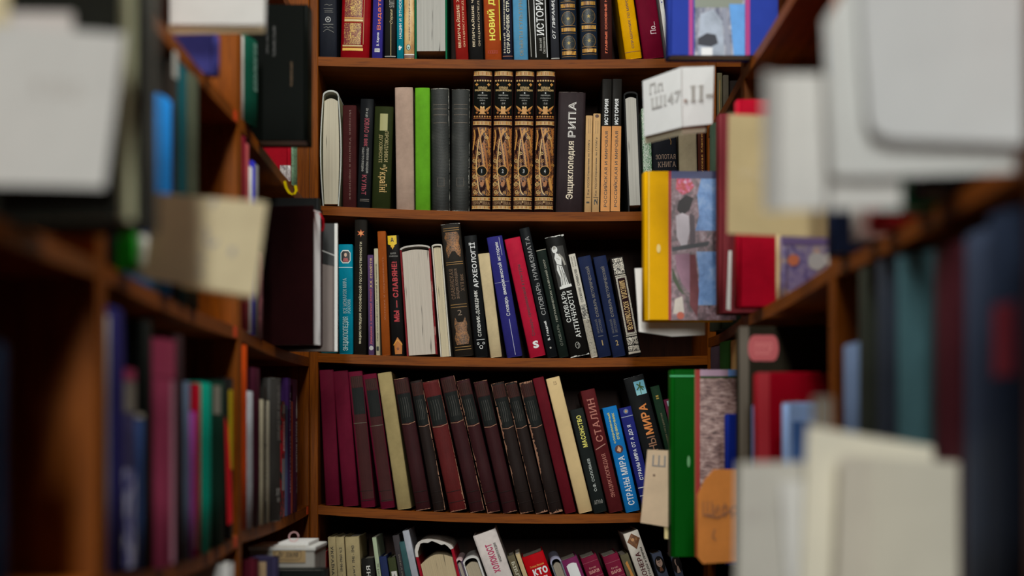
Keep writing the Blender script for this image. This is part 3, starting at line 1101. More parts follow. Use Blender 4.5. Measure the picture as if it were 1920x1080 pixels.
def enc(i):
    it = []

    def ticks(ya, yb, n=13):
        it.append(('rect', .04, .96, ya, yb, ink((120, 70, 36))))
        for k in range(n):
            u = .06 + .88 * k / n
            it.append(('rect', u, u + .035, ya + 1, yb - 1, G3 if k % 3 else G1))
        it.append(('rect', .04, .96, ya, ya + .8, G3))
        it.append(('rect', .04, .96, yb - .8, yb, G3))
    ticks(134, 142)
    for y in (151.5, 219):
        for k in range(7):
            it.append(('star', .11 + .13 * k, y, .0022, 5, G3 if y < 200 else G1))
    it.append(('rect', .05, .95, 154, 215, ENC_B))
    it.append(('frame', .05, .95, 154, 215, .0008, G1))
    for u in (.2, .8):
        it += [('rect', u - .025, u + .025, 156, 162, G1), ('rect', u - .075, u + .075, 158, 160, G1)]
    it += [TX('БОЛЬШАЯ', .28, .72, 163, 167, 'h', G3, .02), TX('ЭНЦИКЛОПЕДИЯ', .1, .9, 168, 172, 'h', G3, .02), ('star', .5, 175, .0018, 5, WHT),
           TX('РЕВОЛЮЦИЯ', .26, .74, 178, 181, 'h', GRY, .01), TX('ГРАЖДАНСКАЯ', .24, .76, 183.5, 186, 'h', GRY, .01), TX('ВОЙНА', .36, .64, 187.5, 190, 'h', GRY, .01), TX(('А-Д', 'Д-К', 'К-П', 'П-Я')[i], .42, .6, 193, 196.5, 'h', GRY, .01)]
    # two-headed eagle
    it += [('poly', [(.08, 198), (.3, 204), (.38, 209), (.3, 209), (.12, 203)], G1), ('poly', [(.92, 198), (.7, 204), (.62, 209), (.7, 209), (.88, 203)], G1),
           ('poly', [(.1, 201), (.3, 207), (.36, 210), (.22, 209)], G2), ('poly', [(.9, 201), (.7, 207), (.64, 210), (.78, 209)], G2), ('disc', .5, 207.5, .005, G1, .006), ('disc', .43, 201.5, .0016, G3), ('disc', .57, 201.5, .0016, G3),
           ('poly', [(.3, 215), (.5, 208), (.7, 215)], G1), ('disc', .22, 212, .002, G2), ('disc', .78, 212, .002, G2)]
    it.append(('rect', .05, .95, 222, 223, G2))
    ticks(228, 235)
    # carved looking panel of arms and scrolls
    it += [('rect', .04, .96, 240, 368, FIL),
           ('poly', [(.18, 246), (.3, 240), (.36, 252), (.2, 268), (.12, 262)], ENC_D), ('poly', [(.44, 262), (.56, 252), (.62, 262), (.5, 272)], ENC_D), ('poly', [(.08, 270), (.22, 276), (.14, 292), (.06, 286)], ENC_D),
           ('poly', [(.3, 276), (.44, 286), (.56, 318), (.48, 320), (.36, 298)], ENC_D), ('poly', [(.74, 290), (.84, 302), (.86, 330), (.8, 322)], ENC_D),
           ('poly', [(.36, 336), (.46, 352), (.58, 352), (.68, 340), (.72, 352), (.56, 364), (.42, 358)], ENC_D),
           ('line', [(.3, 240), (.42, 260), (.5, 280), (.62, 306), (.7, 330)], .0024, G1), ('line', [(.1, 244), (.16, 256), (.1, 268), (.06, 282)], .0022, G1), ('line', [(.34, 262), (.28, 284), (.22, 312), (.3, 340), (.4, 362), (.54, 366)], .0016, G3),
           ('line', [(.42, 258), (.5, 246), (.62, 250), (.7, 240)], .002, G1), ('line', [(.86, 242), (.9, 258), (.84, 276), (.9, 292)], .003, G2), ('line', [(.58, 268), (.68, 284), (.76, 304), (.82, 322)], .0032, G2), ('line', [(.66, 250), (.8, 262), (.88, 276)], .002, G1),
           ('poly', [(.7, 336), (.8, 334), (.93, 352), (.88, 358), (.8, 356)], G1), ('poly', [(.46, 244), (.56, 241), (.6, 248), (.5, 256)], G1), ('disc', .54, 345, .0036, G2, .006), ('disc', .5, 341, .0016, ENC_D),
           ('line', [(.9, 330), (.84, 344), (.92, 362)], .0012, G1)]
    for cu, cy, r, tr, a, fl in ((.14, 302, 4.2, 1.5, 0, 1), (.12, 316, 3.6, 1.4, 2, -1), (.16, 332, 4.4, 1.6, 1, 1), (.14, 347, 4.6, 1.6, 3, -1), (.2, 361, 4.4, 1.5, 0, 1), (.36, 289, 4.0, 1.5, 2, 1), (.4, 303, 3.6, 1.4, 4, -1), (.84, 364, 3.4, 1.3, 0, 1), (.62, 362, 3.4, 1.4, 2, -1), (.86, 284, 3.6, 1.3, 1, 1), (.74, 258, 4.2, 1.5, 0, 1), (.9, 310, 3.2, 1.3, 2, -1)):
        it.append(('line', spiral(cu, cy, r, tr, a, fl), .001, G1 if r < 4 else G3))
    it += [('disc', .52, 322, .0104, G1), ('disc', .52, 322, .0091, gloss((20, 22, 20))), TX('1234'[i], .5 if i == 0 else .48, .53 if i == 0 else .57, 318.5, 325.5, 'h', SIL, .02)]
    ticks(371, 377)
    it.append(('rect', .04, .96, 378, 386, cloth((62, 40, 30), .5)))
    it += [TX('ТЕРРА', .08, .46, 379, 385, 'h', ink((150, 120, 85))), TX('TERRA', .56, .94, 379, 385, 'h', ink((150, 120, 85))), ('star', .5, 380, .0022, 4, G3)]
    ticks(387, 393)
    return it


for i, (bl, tl) in enumerate(((883, 887), (922, 926), (961, 966), (1001, 1005))):
    B(1, bl, tl, 37.5, 134, 'tall gilt dark brown encyclopedia volume with numeral %s in its black medallion' % NUM[i], ENC_D, enc(i), group='set of gilt encyclopedia volumes', bulge=.005, dy=.001)
B(1, 1042, 1048, 51, 172, 'thick dark brown book with cream lettering rising up the spine', worn((42, 32, 34), (62, 50, 50), .7), [
    TX('РИПА', .38, .66, 190, 257, 'up', ink((205, 200, 195)), .03), TX('РИПА', .4, .64, 191.5, 255.5, 'up', worn((42, 32, 34), (62, 50, 50), .7), -.026), TX('Энциклопедия', .36, .66, 264, 374, 'up', ink((215, 200, 178)), .018)], wear=(ink((90, 75, 72)), 't', 1.5))
TAN = paper((188, 152, 108), .12)
B(1, 1096, 1099, 13, 216, 'slim tan paperback numbered one, the shorter of the pair', TAN, [
    TX('Справочник по ГУЛАГу', .35, .68, 262, 330, 'up', BLK, .01), TX('Жак РОССИ', .35, .65, 332, 366, 'up', ink((60, 45, 35))), TX('1', .25, .7, 378, 381, 'up', BLK, .02), ('line', [(.2, 370), (.8, 370)], .0006, BLK), ('line', [(.4, 222), (.4, 250)], .0006, ink((90, 70, 50))), ('line', [(.65, 222), (.65, 250)], .0006, ink((90, 70, 50)))], soft=True)
B(1, 1110, 1113, 14, 212, 'slim tan paperback numbered two with a dark stain at its top', TAN, [
    TX('Справочник по ГУЛАГу', .35, .65, 257, 332, 'up', BLK, .01), TX('Жак РОССИ', .35, .62, 334, 368, 'up', ink((60, 45, 35))), TX('2', .25, .75, 372, 384, 'up', BLK, .03), ('line', [(.15, 370), (.85, 370)], .0006, BLK), ('disc', .5, 217, .0036, ink((70, 34, 20)), .003),
    ('line', [(.35, 226), (.35, 250)], .0006, ink((90, 70, 50))), ('line', [(.65, 226), (.65, 250)], .0006, ink((90, 70, 50)))], soft=True)
for i, (bl, tl) in enumerate(((1126, 1130), (1145, 1149))):
    B(1, bl, tl, 18, 147, ('black-topped tan book with tall lettering, beside the slim tan pair', 'black-topped tan book with tall lettering, beside the white paged book')[i], gloss((30, 28, 26)), [
        ('rect', 0, 1, 236, 396, cloth((200, 142, 92), .5)), TX('ИСТОРИЯ', .28, .68, 185, 233, 'up', ink((230, 228, 220)), .035), TX('РОССИЙСКАЯ И МИРОВАЯ', .28, .68, 246, 388, 'up', ink((34, 24, 20)), .02)], group='two tall history volumes', soft=True)
UP(1, 1178, 1169, 27, 172, 'book shelved pages outward with black covers, behind the white call number slip', gloss((34, 34, 34)), pg=(176, 172, 164), arch=.007, gap=.006, foot=.012, L=.19)
B(1, 1209, 1203, 17, 202, 'pale book patterned in green speckles behind the white call number slip', filigree((176, 184, 170), (62, 112, 72), 520., .55), [], wear=None)
B(1, 1228, 1222, 46, 236, 'black book with faint brown capitals below the white call number slip', cloth((24, 25, 30), .5), [
    TX('ЗОЛОТАЯ', .12, .95, 290, 299, 'h', ink((128, 105, 90)), .005), TX('КНИГА', .2, .95, 304, 314, 'h', ink((128, 105, 90)), .005), ('line', [(.7, 258), (.78, 266), (.76, 272)], .001, GLD2)])
B(1, 1276, 1272, 34, 205, 'plain beige book below the white call number slip', cloth((140, 128, 106), .7))
B(1, 1311, 1308, 14, 220, 'dark red-brown book with gold lettering, last of the second row', cloth((58, 28, 20), .5), [TX('Русская Классика', .4, .75, 240, 330, 'up', GLD)])

# ---- third row
B(2, 600, 598, 32, 530, 'teal book tucked behind the grey slanted cover, its foot just showing', cloth((24, 84, 92), .5))
B(2, 635, 634, 27, 458, 'teal book with a small portrait octagon near its top', cloth((22, 116, 138), .5), [
    ('poly', [(.3, 469), (.7, 469), (.85, 474), (.85, 489), (.7, 494), (.3, 494), (.15, 489), (.15, 474)], ink((200, 205, 200))), ('poly', [(.32, 471), (.68, 471), (.8, 475), (.8, 488), (.68, 492), (.32, 492), (.2, 488), (.2, 475)], ink((26, 28, 30))),
    ('disc', .5, 478, .0026, ink((190, 160, 140)), .0038), ('poly', [(.3, 491), (.36, 484), (.64, 484), (.72, 491)], ink((150, 70, 70))), ('rect', .02, .98, 501, 502.2, ink((170, 200, 205))),
    TX('ВСЕ МОНАРХИ МИРА', .3, .55, 522, 588, 'up', ink((175, 205, 208)), .0), TX('РОССИЯ', .62, .82, 562, 588, 'up', ink((175, 205, 208))), TX('ЭНЦИКЛОПЕДИЯ', .28, .72, 594, 658, 'up', ink((185, 215, 220)), .012)])
B(2, 663, 665, 24, 412, 'tall black book with a small gold emblem and cream vertical lettering', cloth((26, 23, 20), .5), [
    ('star', .5, 438, .0075, 6, ink((190, 96, 50))), ('disc', .5, 438, .003, ink((215, 140, 80))), TX('ЭНЦИКЛОПЕДИЯ РОССИЙСКОЙ ГОСУДАРСТВЕННОСТИ', .38, .62, 454, 646, 'up', ink((205, 195, 165)), .015)])
B(2, 691, 689, 11, 478, 'narrow purple book with pinkish lettering', cloth((84, 62, 96), .5), [
    TX('XX століття', .3, .8, 485, 540, 'up', ink((215, 175, 120))), TX('Довідник з новітньої історії', .3, .75, 542, 646, 'up', ink((190, 80, 90)), .01), ('disc', .5, 653, .0042, ink((170, 165, 165)))])
B(2, 705, 701, 8, 466, 'thin cream book with dark lettering between the purple and the russet', cloth((176, 168, 142), .6), [TX('Свод этнографических понятий и терминов', .25, .7, 495, 640, 'up', ink((50, 45, 35)), .01), ('rect', .15, .75, 650, 658, BLK)], soft=True)
B(2, 716, 707, 16, 433, 'plain russet brown book with faint blind lettering', cloth((134, 68, 30), .55), [TX('История и современность', .42, .68, 482, 600, 'up', ink((160, 92, 50)))])
B(2, 735, 724, 24, 441, 'black book with big red vertical title and yellow emblem', gloss((22, 20, 20)), [
    ('poly', [(.1, 442), (.8, 442), (.8, 458), (.62, 460), (.46, 468), (.3, 460), (.1, 458)], ink((222, 178, 40))), ('star', .45, 450, .0055, 5, ink((60, 45, 20))), ('star', .45, 463, .004, 4, ink((222, 160, 40))), TX('МАРИЯ', .25, .7, 474, 477, 'h', GRY), TX('СЕМЁНОВА', .15, .85, 479, 482, 'h', GRY),
    TX('МЫ — СЛАВЯНЕ!', .3, .74, 491, 604, 'up', ink((160, 24, 34)), .045), ('poly', [(.2, 645), (.5, 633), (.85, 645), (.8, 665), (.25, 665)], ink((170, 100, 36))), ('star', .5, 655, .004, 5, ink((110, 56, 20))), ('line', [(.15, 648), (.5, 638), (.85, 648)], .0012, ink((210, 150, 60)))])
UP(2, 763, 749, 58, 460, 'thick book shelved pages outward with red speckled covers', worn((110, 24, 30), (190, 150, 140), .6), spine=worn((170, 165, 158), (120, 40, 40), .62), pg=(186, 176, 164), arch=.008, gap=.004, foot=.001, L=.22, board=.0032)
UP(2, 826, 809, 20, 458, 'white covered book shelved pages outward, beside the thick one with red edges', cloth((196, 190, 178), .6), pg=(188, 176, 150), arch=.004, gap=.003, L=.2, board=.0022)
BRF = filigree((40, 30, 20), (140, 92, 48), 520., .5)
DK2 = worn((30, 25, 20), (95, 88, 80), .74)
B(2, 852, 826, 37, 420, 'dark brown volume with bronze knotwork panels and numeral two', DK2, [
    ('rect', .1, .92, 432, 433, GLD2), ('rect', .1, .92, 428, 429, GLD2), ('poly', [(.2, 436), (.8, 436), (.9, 446), (.82, 456), (.9, 468), (.84, 484), (.68, 478), (.6, 472), (.42, 472), (.34, 478), (.2, 484), (.14, 468), (.22, 456), (.12, 446)], BRF),
    ('rect', .08, .94, 492, 493, GLD2), ('rect', .08, .94, 496, 497, GLD2), TX('СЛАВЯНСКАЯ', .18, .38, 505, 562, 'up', ink((112, 84, 60))), TX('энциклопедия', .45, .62, 505, 562, 'up', ink((112, 84, 60))), TX('XVII век', .7, .88, 516, 548, 'up', ink((112, 84, 60))),
    ('rect', .08, .92, 572, 573, GLD2), ('rect', .08, .92, 577, 578, GLD2), TX('2', .4, .62, 583, 593, 'h', ink((120, 100, 80))), ('poly', [(.24, 596), (.36, 606), (.64, 606), (.76, 596), (.84, 612), (.78, 622), (.88, 636), (.8, 648), (.2, 648), (.12, 636), (.22, 622), (.16, 612)], BRF),
    ('rect', .08, .92, 652, 653, GLD2), ('rect', .08, .92, 657, 658, GLD2)], wear=(ink((150, 146, 140)), 't', 2.2), dy=0)
B(2, 892, 870, 24, 441, 'black book with large decorative white lettering rising up', gloss((22, 23, 24)), [
    TX('АРХЕОЛОГІЇ', .3, .78, 455, 540, 'up', ink((232, 230, 225)), .02), TX('СЛОВНИК-ДОВІДНИК', .36, .68, 545, 632, 'up', ink((215, 213, 208)), .012), ('ring', .52, 652, .0034, .001, WHT), ('ring', .3, 645, .0022, .0008, WHT), ('ring', .74, 645, .0022, .0008, WHT), ('line', [(.2, 638), (.85, 638)], .001, WHT)])
B(2, 920, 896, 22, 475, 'plain cream book leaning between black and blue ones', cloth((190, 172, 138), .7))
BL = cloth((42, 40, 104), .5)
B(2, 951, 912, 30, 443, 'royal blue book with rounded white lettering', BL, [
    TX('Словарь американской истории', .42, .72, 455, 594, 'up', ink((215, 215, 225)), .01), ('line', [(.78, 446), (.79, 480)], .0008, ink((170, 172, 190))), ('line', [(.02, 530), (.95, 530)], .0006, ink((150, 152, 180))), ('line', [(.55, 600), (.56, 668)], .0008, ink((180, 180, 200)))])
B(2, 994, 945, 31, 446, 'bright crimson book with black lettering and a white letter at its foot', cloth((164, 32, 54), .5), [
    TX('Словарь средневековой культуры', .42, .68, 497, 632, 'up', ink((60, 14, 22)), .008), TX('S', .35, .72, 642, 656, 'h', WHT, .05)])
B(2, 1027, 973, 20, 427, 'tall black book with thin grey capitals, taller than its neighbours', gloss((22, 24, 26)), [
    TX('СЛОВАРЬ НУМИЗМАТА', .35, .78, 444, 592, 'up', ink((150, 150, 150)), .0), TX('В. Гладкий', .4, .68, 604, 640, 'up', WHT, .03), ('disc', .5, 654, .0018, GRY)])
B(2, 1049, 1005, 19, 468, 'black-green book with pale vertical capitals, shorter one', cloth((24, 32, 28), .5), [
    TX('ГЕОГРАФИЧЕСКИХ НАЗВАНИЙ СССР', .42, .68, 487, 605, 'up', ink((150, 150, 135)), .015), TX('СЛОВАРЬ', .42, .68, 610, 650, 'up', ink((100, 104, 92)), .01), ('rect', 0, 1, 468, 469.5, ink((150, 145, 130)))])
STW, STG, STD = ink((225, 222, 212)), ink((150, 146, 138)), ink((52, 50, 46))
B(2, 1070, 1021, 37, 443, 'black book with a white statue picture above its white title', gloss((20, 19, 18)), [
    ('rect', .16, .84, 463, 541, ink((34, 32, 28))),
    ('disc', .36, 468, .0052, STW, .0066), ('poly', [(.36, 474), (.52, 478), (.62, 486), (.56, 498), (.62, 512), (.7, 530), (.74, 538), (.32, 538), (.36, 522), (.26, 506), (.32, 494), (.26, 484)], STW),
    ('poly', [(.22, 538), (.84, 536), (.86, 541), (.2, 543)], STW), ('line', [(.52, 478), (.68, 486), (.74, 500)], .0035, STG), ('line', [(.4, 500), (.44, 520), (.38, 536)], .0012, STD), ('line', [(.52, 502), (.56, 520), (.54, 536)], .0012, STD), ('line', [(.46, 508), (.5, 524), (.46, 536)], .001, STG),
    ('line', [(.3, 496), (.58, 500)], .0012, STD), ('line', [(.6, 514), (.66, 536)], .001, STD), ('poly', [(.28, 464), (.36, 461), (.44, 464), (.43, 467), (.3, 468)], STG), ('line', [(.36, 484), (.5, 488)], .001, STG),
    TX('СЛОВАРЬ', .2, .44, 548, 606, 'up', STW, .008), TX('АНТИЧНОСТИ', .52, .78, 548, 638, 'up', STW, .008), ('ring', .5, 651, .0045, .0009, GRY, .0062), ('line', [(.44, 651), (.58, 647), (.52, 656)], .0008, GRY)], wear=(ink((205, 205, 200)), 'tb', 3.4), dy=0)
B(2, 1109, 1066, 13, 476, 'thin white book with grey lower half, leaning next to the statue book', cloth((196, 190, 178), .6), [
    TX('СЛОВНИК СИМВОЛІВ', .3, .7, 505, 567, 'up', ink((60, 58, 52)), .015), TX('культура', .2, .45, 481, 500, 'up', ink((80, 76, 70))), TX('України', .6, .85, 481, 500, 'up', ink((80, 76, 70))), ('rect', 0, 1, 572, 598, filigree((70, 66, 60), (185, 180, 168), 260., .55)), ('rect', 0, 1, 600, 668, filigree((150, 142, 126), (120, 112, 100), 300., .6))], soft=True)
NVY = cloth((30, 38, 66), .5)
for i, (bl, tl) in enumerate(((1123, 1083), (1150, 1112))):
    B(2, bl, tl, 25, 480, 'navy dictionary volume with dull lettering and numeral %s at its foot' % NUM[i], NVY, [
        TX('СЛОВАРЬ ИСТОРИЧЕСКИЙ', .42, .7, 500, 596, 'up', ink((118, 112, 104)), .012), TX('БОЛЬШОЙ', .28, .46, 600, 626, 'up', ink((100, 98, 100))), TX('ИСТОРИИ', .56, .74, 600, 626, 'up', ink((100, 98, 100))), ('line', [(.3, 632), (.7, 632)], .0006, GRY), TX('12'[i], .48 if i == 0 else .42, .56 if i == 0 else .62, 640, 650, 'h', ink((150, 125, 80)), .02)], group='two navy dictionary volumes')
KOST = filigree((30, 24, 22), (205, 196, 182), 330., .5)
B(2, 1178, 1143, 27, 481, 'black book with silver ornament bands, last of the third row', gloss((24, 20, 20)), [
    ('rect', .14, .9, 484, 491, KOST), ('rect', .14, .9, 492, 514, KOST), ('rect', .14, .9, 516, 518, ink((190, 182, 168))), ('rect', .16, .94, 519, 629, filigree((150, 142, 130), (205, 196, 182), 600., .6)), ('rect', .28, .82, 522, 625, cloth((36, 18, 20), .5)),
    TX('МИКОЛА  КОСТОМАРОВ', .36, .74, 527, 620, 'down', ink((205, 170, 115)), .012), ('rect', .14, .92, 630, 632, ink((190, 182, 168))), ('rect', .14, .92, 634, 648, KOST), ('rect', .14, .92, 650, 660, KOST), ('rect', .1, .96, 661, 665, ink((190, 182, 168)))])
# ---- fourth row
CRIM = cloth((86, 20, 38), .6)
B(3, 610, 598, 27, 694, 'crimson cloth book, first on the fourth row against the upright', CRIM, group='plain crimson volumes')
B(3, 643, 623, 29, 696, 'crimson cloth book, second on the fourth row', CRIM, group='plain crimson volumes')
RBOX = worn((58, 26, 26), (84, 40, 40), .72)
OLDM = worn((50, 21, 24), (92, 52, 48), .7)
OLDK = worn((34, 25, 23), (76, 56, 50), .72)
OLDR = worn((84, 28, 28), (122, 56, 46), .66)
LBL = worn((24, 26, 25), (66, 64, 56), .66)
GRV = worn((56, 32, 29), (90, 62, 52), .62)


def old(frame=False, y0=0, hl=58, red=False):
    it = []
    if frame:
        it += [('rect', .12, .97, 706 + y0, 938 + y0, RBOX), ('rect', .14, .95, 708 + y0, 726 + y0, GRV)]
    else:
        it += [('rect', .06, .94, 716 + y0, 734 + y0, GRV if not red else OLDR)]
    for k in range(5):
        u = .2 + .14 * k
        it.append(('line', [(u, 709 + y0), (u + .01, 732 + y0)], .0007, OLDK))
    it += [('rect', .05 if not frame else .16, .97, 734 + y0 - (6 if frame else 0), 734 + y0 + hl - (14 if frame else 0), LBL), ('rect', .05, .97, 736 + y0 + hl, 737.4 + y0 + hl, ink((80, 66, 52))), ('rect', .04, .96, 922, 923, OLDK), ('rect', .04, .96, 940, 941, OLDK)]
    return it


B(3, 677, 652, 27, 697, 'crimson book with a dark inset spine and black label, third on the fourth row', CRIM, old(True), group='crimson volumes with dark inset spines')
B(3, 714, 679, 27, 702, 'crimson book with a dark inset spine, leaning against the khaki one', CRIM, old(True, 5), group='crimson volumes with dark inset spines')
B(3, 745, 707, 27, 699, 'plain khaki book standing among the dark maroon volumes', cloth((148, 132, 94), .7))
PALE = worn((150, 112, 92), (110, 60, 44), .55, 240., 60.)
ORD = ('first', 'second', 'third', 'fourth', 'fifth', 'sixth', 'seventh', 'eighth', 'ninth')
olds = [(780, 737, 28, 710, OLDM, 0), (813, 768, 23, 714, OLDK, 0), (844, 791, 32, 715, OLDR, 1), (882, 824, 28, 707, OLDM, 0), (914, 855, 26, 713, OLDM, 0), (944, 887, 27, 715, OLDM, 0), (976, 920, 26, 718, OLDK, 0), (1005, 946, 24, 717, OLDK, 0), (1031, 973, 26, 716, OLDK, 0)]
extra = ['with faded black label', 'nearly black all over', 'with the reddest cover', 'taller than those around it', 'with a faint crest on its label', 'with a ragged top edge', 'with a split along one side', 'with pale torn edges', 'with a long torn hinge']
for i, (bl, tl, wd, yt, m, red) in enumerate(olds):
    its = [('rect', .06, .94, yt + 4, yt + 28, GRV if not red else OLDR)]
    if not red:
        for k in range(5):
            its.append(('line', [(.2 + .14 * k, yt + 6), (.21 + .14 * k, yt + 25)], .0007, OLDK))
    its += [('rect', .05, .97, yt + 29, yt + 84, LBL), ('line', [(.05, yt + 85), (.5, yt + 87), (.97, yt + 84)], .0012, PALE)]
    for k in range(4):
        its.append(('line', [(.25 + .15 * k, yt + 36), (.28 + .15 * k, yt + 54), (.22 + .15 * k, yt + 74)], .0008, ink((52, 50, 44))))
    its += [('rect', .04, .96, 924, 925, OLDK), ('rect', .04, .96, 944, 945, OLDK)]
    wr = (PALE, ('tb', 'rb', 'rtb', 'rb', 'ltb', 'tb', 'ltb', 'ltb', 'ltb')[i], (1.6, 1.8, 1.8, 1.6, 2.0, 1.8, 3.4, 3.6, 5.0)[i])
    B(3, bl, tl, wd, yt, 'worn volume %s, %s after the khaki book' % (extra[i], ORD[i]), m, its, wear=wr, group='worn old maroon volumes', bulge=.004)
B(3, 1060, 998, 22, 708, 'smooth maroon red book between the torn volumes and the cream one', cloth((86, 22, 30), .55))
B(3, 1086, 1023, 27, 708, 'cream book leaning beside the smooth maroon red one', paper((204, 178, 134), .06), [TX('15', .45, .7, 716, 722, 'h', ink((150, 125, 90)))])
B(3, 1114, 1068, 26, 767, 'black book with yellow title, leaning on the cream one', cloth((30, 34, 33), .5), [
    TX('МАСОНСТВО', .34, .7, 780, 840, 'up', ink((215, 205, 105)), .03), TX('О.Ф. СОЛОВЬЕВ', .4, .62, 862, 924, 'up', ink((180, 185, 180)), .01), TX('АГРАФ', .2, .85, 940, 948, 'h', GRY)])
B(3, 1143, 1088, 28, 731, 'maroon book with copper lettering between the black and the blue', cloth((78, 28, 30), .55), [
    TX('СТАЛИН', .28, .78, 748, 830, 'up', ink((172, 106, 92)), .01), ('line', [(.1, 843), (.85, 836)], .0016, ink((170, 120, 108))), TX('ЭНЦИКЛОПЕДИЯ', .4, .72, 853, 936, 'up', ink((172, 106, 92)), .006)])
B(3, 1174, 1129, 28, 763, 'bright blue book with white and yellow lettering and a small emblem', cloth((34, 108, 172), .5), [
    TX('современный', .22, .44, 774, 832, 'up', ink((222, 205, 110)), .012), TX('справочник', .54, .76, 776, 826, 'up', ink((222, 205, 110)), .012), ('disc', .5, 844, .0078, ink((70, 30, 34))), ('poly', [(.34, 846), (.5, 838), (.66, 844), (.56, 850)], ink((205, 150, 110))),
    TX('СТРАНЫ МИРА', .3, .74, 857, 950, 'up', ink((228, 228, 235)), .015)])
B(3, 1207, 1160, 24, 764, 'navy blue book with white capitals, next to the bright blue one', cloth((34, 38, 104), .5), [
    ('disc', .5, 772, .0046, ink((90, 110, 150))), ('star', .5, 772, .0032, 5, ink((200, 150, 80))), ('rect', .02, .98, 781, 782.4, ink((150, 155, 180))), TX('СТРАНЫ МИРА ОТ А ДО Я', .32, .68, 798, 902, 'up', ink((205, 205, 215)), .025), ('rect', .02, .98, 915, 916.4, ink((200, 200, 210))), ('rect', .02, .98, 930, 931.4, ink((200, 200, 210)))])
PALM = ink((60, 90, 40))
B(3, 1236, 1168, 40, 707, 'thick black book with a small palm picture and orange letters', gloss((25, 26, 27)), [
    ('rect', .42, .94, 717, 743, ink((120, 180, 200))), ('rect', .42, .94, 735, 743, ink((150, 205, 225))), ('line', [(.66, 742), (.68, 726)], .0014, PALM), ('line', [(.68, 727), (.5, 733)], .0022, PALM), ('line', [(.68, 727), (.55, 722)], .0024, PALM), ('line', [(.68, 727), (.74, 720)], .0022, PALM), ('line', [(.68, 727), (.86, 731)], .0024, PALM), ('line', [(.68, 727), (.8, 736)], .002, PALM),
    TX('МИРА', .36, .76, 760, 818, 'up', ink((205, 122, 58)), .03), TX('СТРАНЫ', .36, .76, 822, 905, 'up', ink((140, 96, 70)), .01)], wear=(ink((110, 110, 112)), 't', 1.6))
B(3, 1276, 1219, 18, 724, 'slim black-green book leaning behind the bright green one', cloth((28, 48, 34), .5), [('rect', .35, .65, 742, 745, ink((170, 140, 60))), ('rect', .35, .65, 746.5, 749, ink((170, 140, 60))), TX('история государства', .4, .62, 775, 840, 'up', ink((110, 100, 70)))])
B(3, 1296, 1244, 18, 748, 'slim wine red book leaning last on the fourth row', cloth((86, 30, 52), .5), [('rect', .3, .8, 752, 762, ink((150, 170, 170)))])

# ---- bottom row
B(4, 599, 599, 12, 1035, 'small red book against the upright on the bottom row', cloth((170, 22, 34), .5), [TX('ВВВ', .15, .85, 1063, 1067, 'h', WHT)])
KH = cloth((146, 132, 100), .6)
kt = ink((34, 30, 24))
B(4, 626, 614, 15, 1007, 'khaki book with black lettering running down, first of three on the bottom row', KH, [TX('УКРАЇНА: ХРОНІКА', .3, .72, 1025, 1140, 'down', kt, .02)], group='khaki chronicle volumes')
B(4, 642, 629, 16, 1007, 'slim khaki book with dates rising up, middle of three on the bottom row', KH, [TX('1946-1960 ч.2', .38, .68, 1027, 1072, 'up', kt, .01), TX('Україна.', .38, .68, 1078, 1130, 'up', kt, .01)], group='khaki chronicle volumes')
B(4, 659, 646, 27, 1007, 'wide khaki book with dates rising up, widest of three on the bottom row', KH, [TX('1941 - 1943', .42, .62, 1024, 1056, 'up', kt, .01), TX('Україна в полум\'ї', .44, .64, 1062, 1150, 'up', kt, .01)], group='khaki chronicle volumes')
B(4, 692, 677, 24, 1048, 'black book with big grey letters, low on the bottom row', gloss((27, 26, 24)), [TX('ПРОЩАННЯ', .35, .72, 1061, 1160, 'up', ink((195, 192, 186)), .02)])
B(4, 728, 697, 8, 1008, 'thin pale green book leaning on the bottom row', paper((150, 160, 134), .08), [TX('Хроніки життя', .3, .8, 1056, 1160, 'down', kt)], soft=True)
B(4, 741, 710, 14, 1044, 'small navy book on the bottom row beside the pale green one', cloth((34, 42, 74), .5))
B(4, 759, 726, 15, 1046, 'small olive book with a white label, on the bottom row', cloth((54, 58, 38), .55), [('rect', .2, .9, 1072, 1092, ink((190, 186, 180))), TX('4', .45, .65, 1076, 1084, 'h', BLK)])
B(4, 777, 735, 13, 1004, 'dark grey book leaning on the bottom row, behind the small olive one', cloth((54, 50, 52), .55), [TX('Мемуари', .35, .65, 1040, 1100, 'up', ink((110, 100, 90)))])
B(4, 790, 748, 12, 1016, 'dull teal book leaning on the bottom row', cloth((50, 78, 80), .55))
B(4, 807, 754, 13, 995, 'pale grey book standing up behind the torn red one', cloth((150, 152, 160), .6))
UP(4, 827, 772, 75, 1012, 'big red book in a torn spotted jacket, spine up, showing its arched head', cloth((140, 24, 38), .5), spine=worn((150, 140, 130), (84, 74, 68), .5), inner=cloth((140, 24, 38), .5), pg=(176, 158, 128), arch=.026, gap=.016, skew=.45, L=.24, board=.005, strip=paper((196, 190, 184), .1), dy=-.004)
UP(4, 915, 852, 14, 1048, 'slim pink edged book with its spine up on the bottom row', cloth((88, 76, 96), .5), spine=cloth((196, 170, 172), .5), pg=(150, 140, 130), arch=.006, gap=.004, L=.2)
UP(4, 932, 863, 34, 1045, 'white jacketed book with its spine up on the bottom row', cloth((196, 194, 192), .5), pg=(160, 148, 128), arch=.012, gap=.004, L=.21, board=.0032)
B(4, 974, 884, 48, 999, 'white book with a bold crimson word, leaning far over on the bottom row', cloth((196, 186, 182), .55), [
    TX('ХОЛОКОСТ', .34, .62, 1022, 1076, 'up', ink((170, 36, 84)), .04), TX('ЭНЦИКЛОПЕДИЯ', .7, .82, 1023, 1060, 'up', ink((60, 56, 56)), .02)])
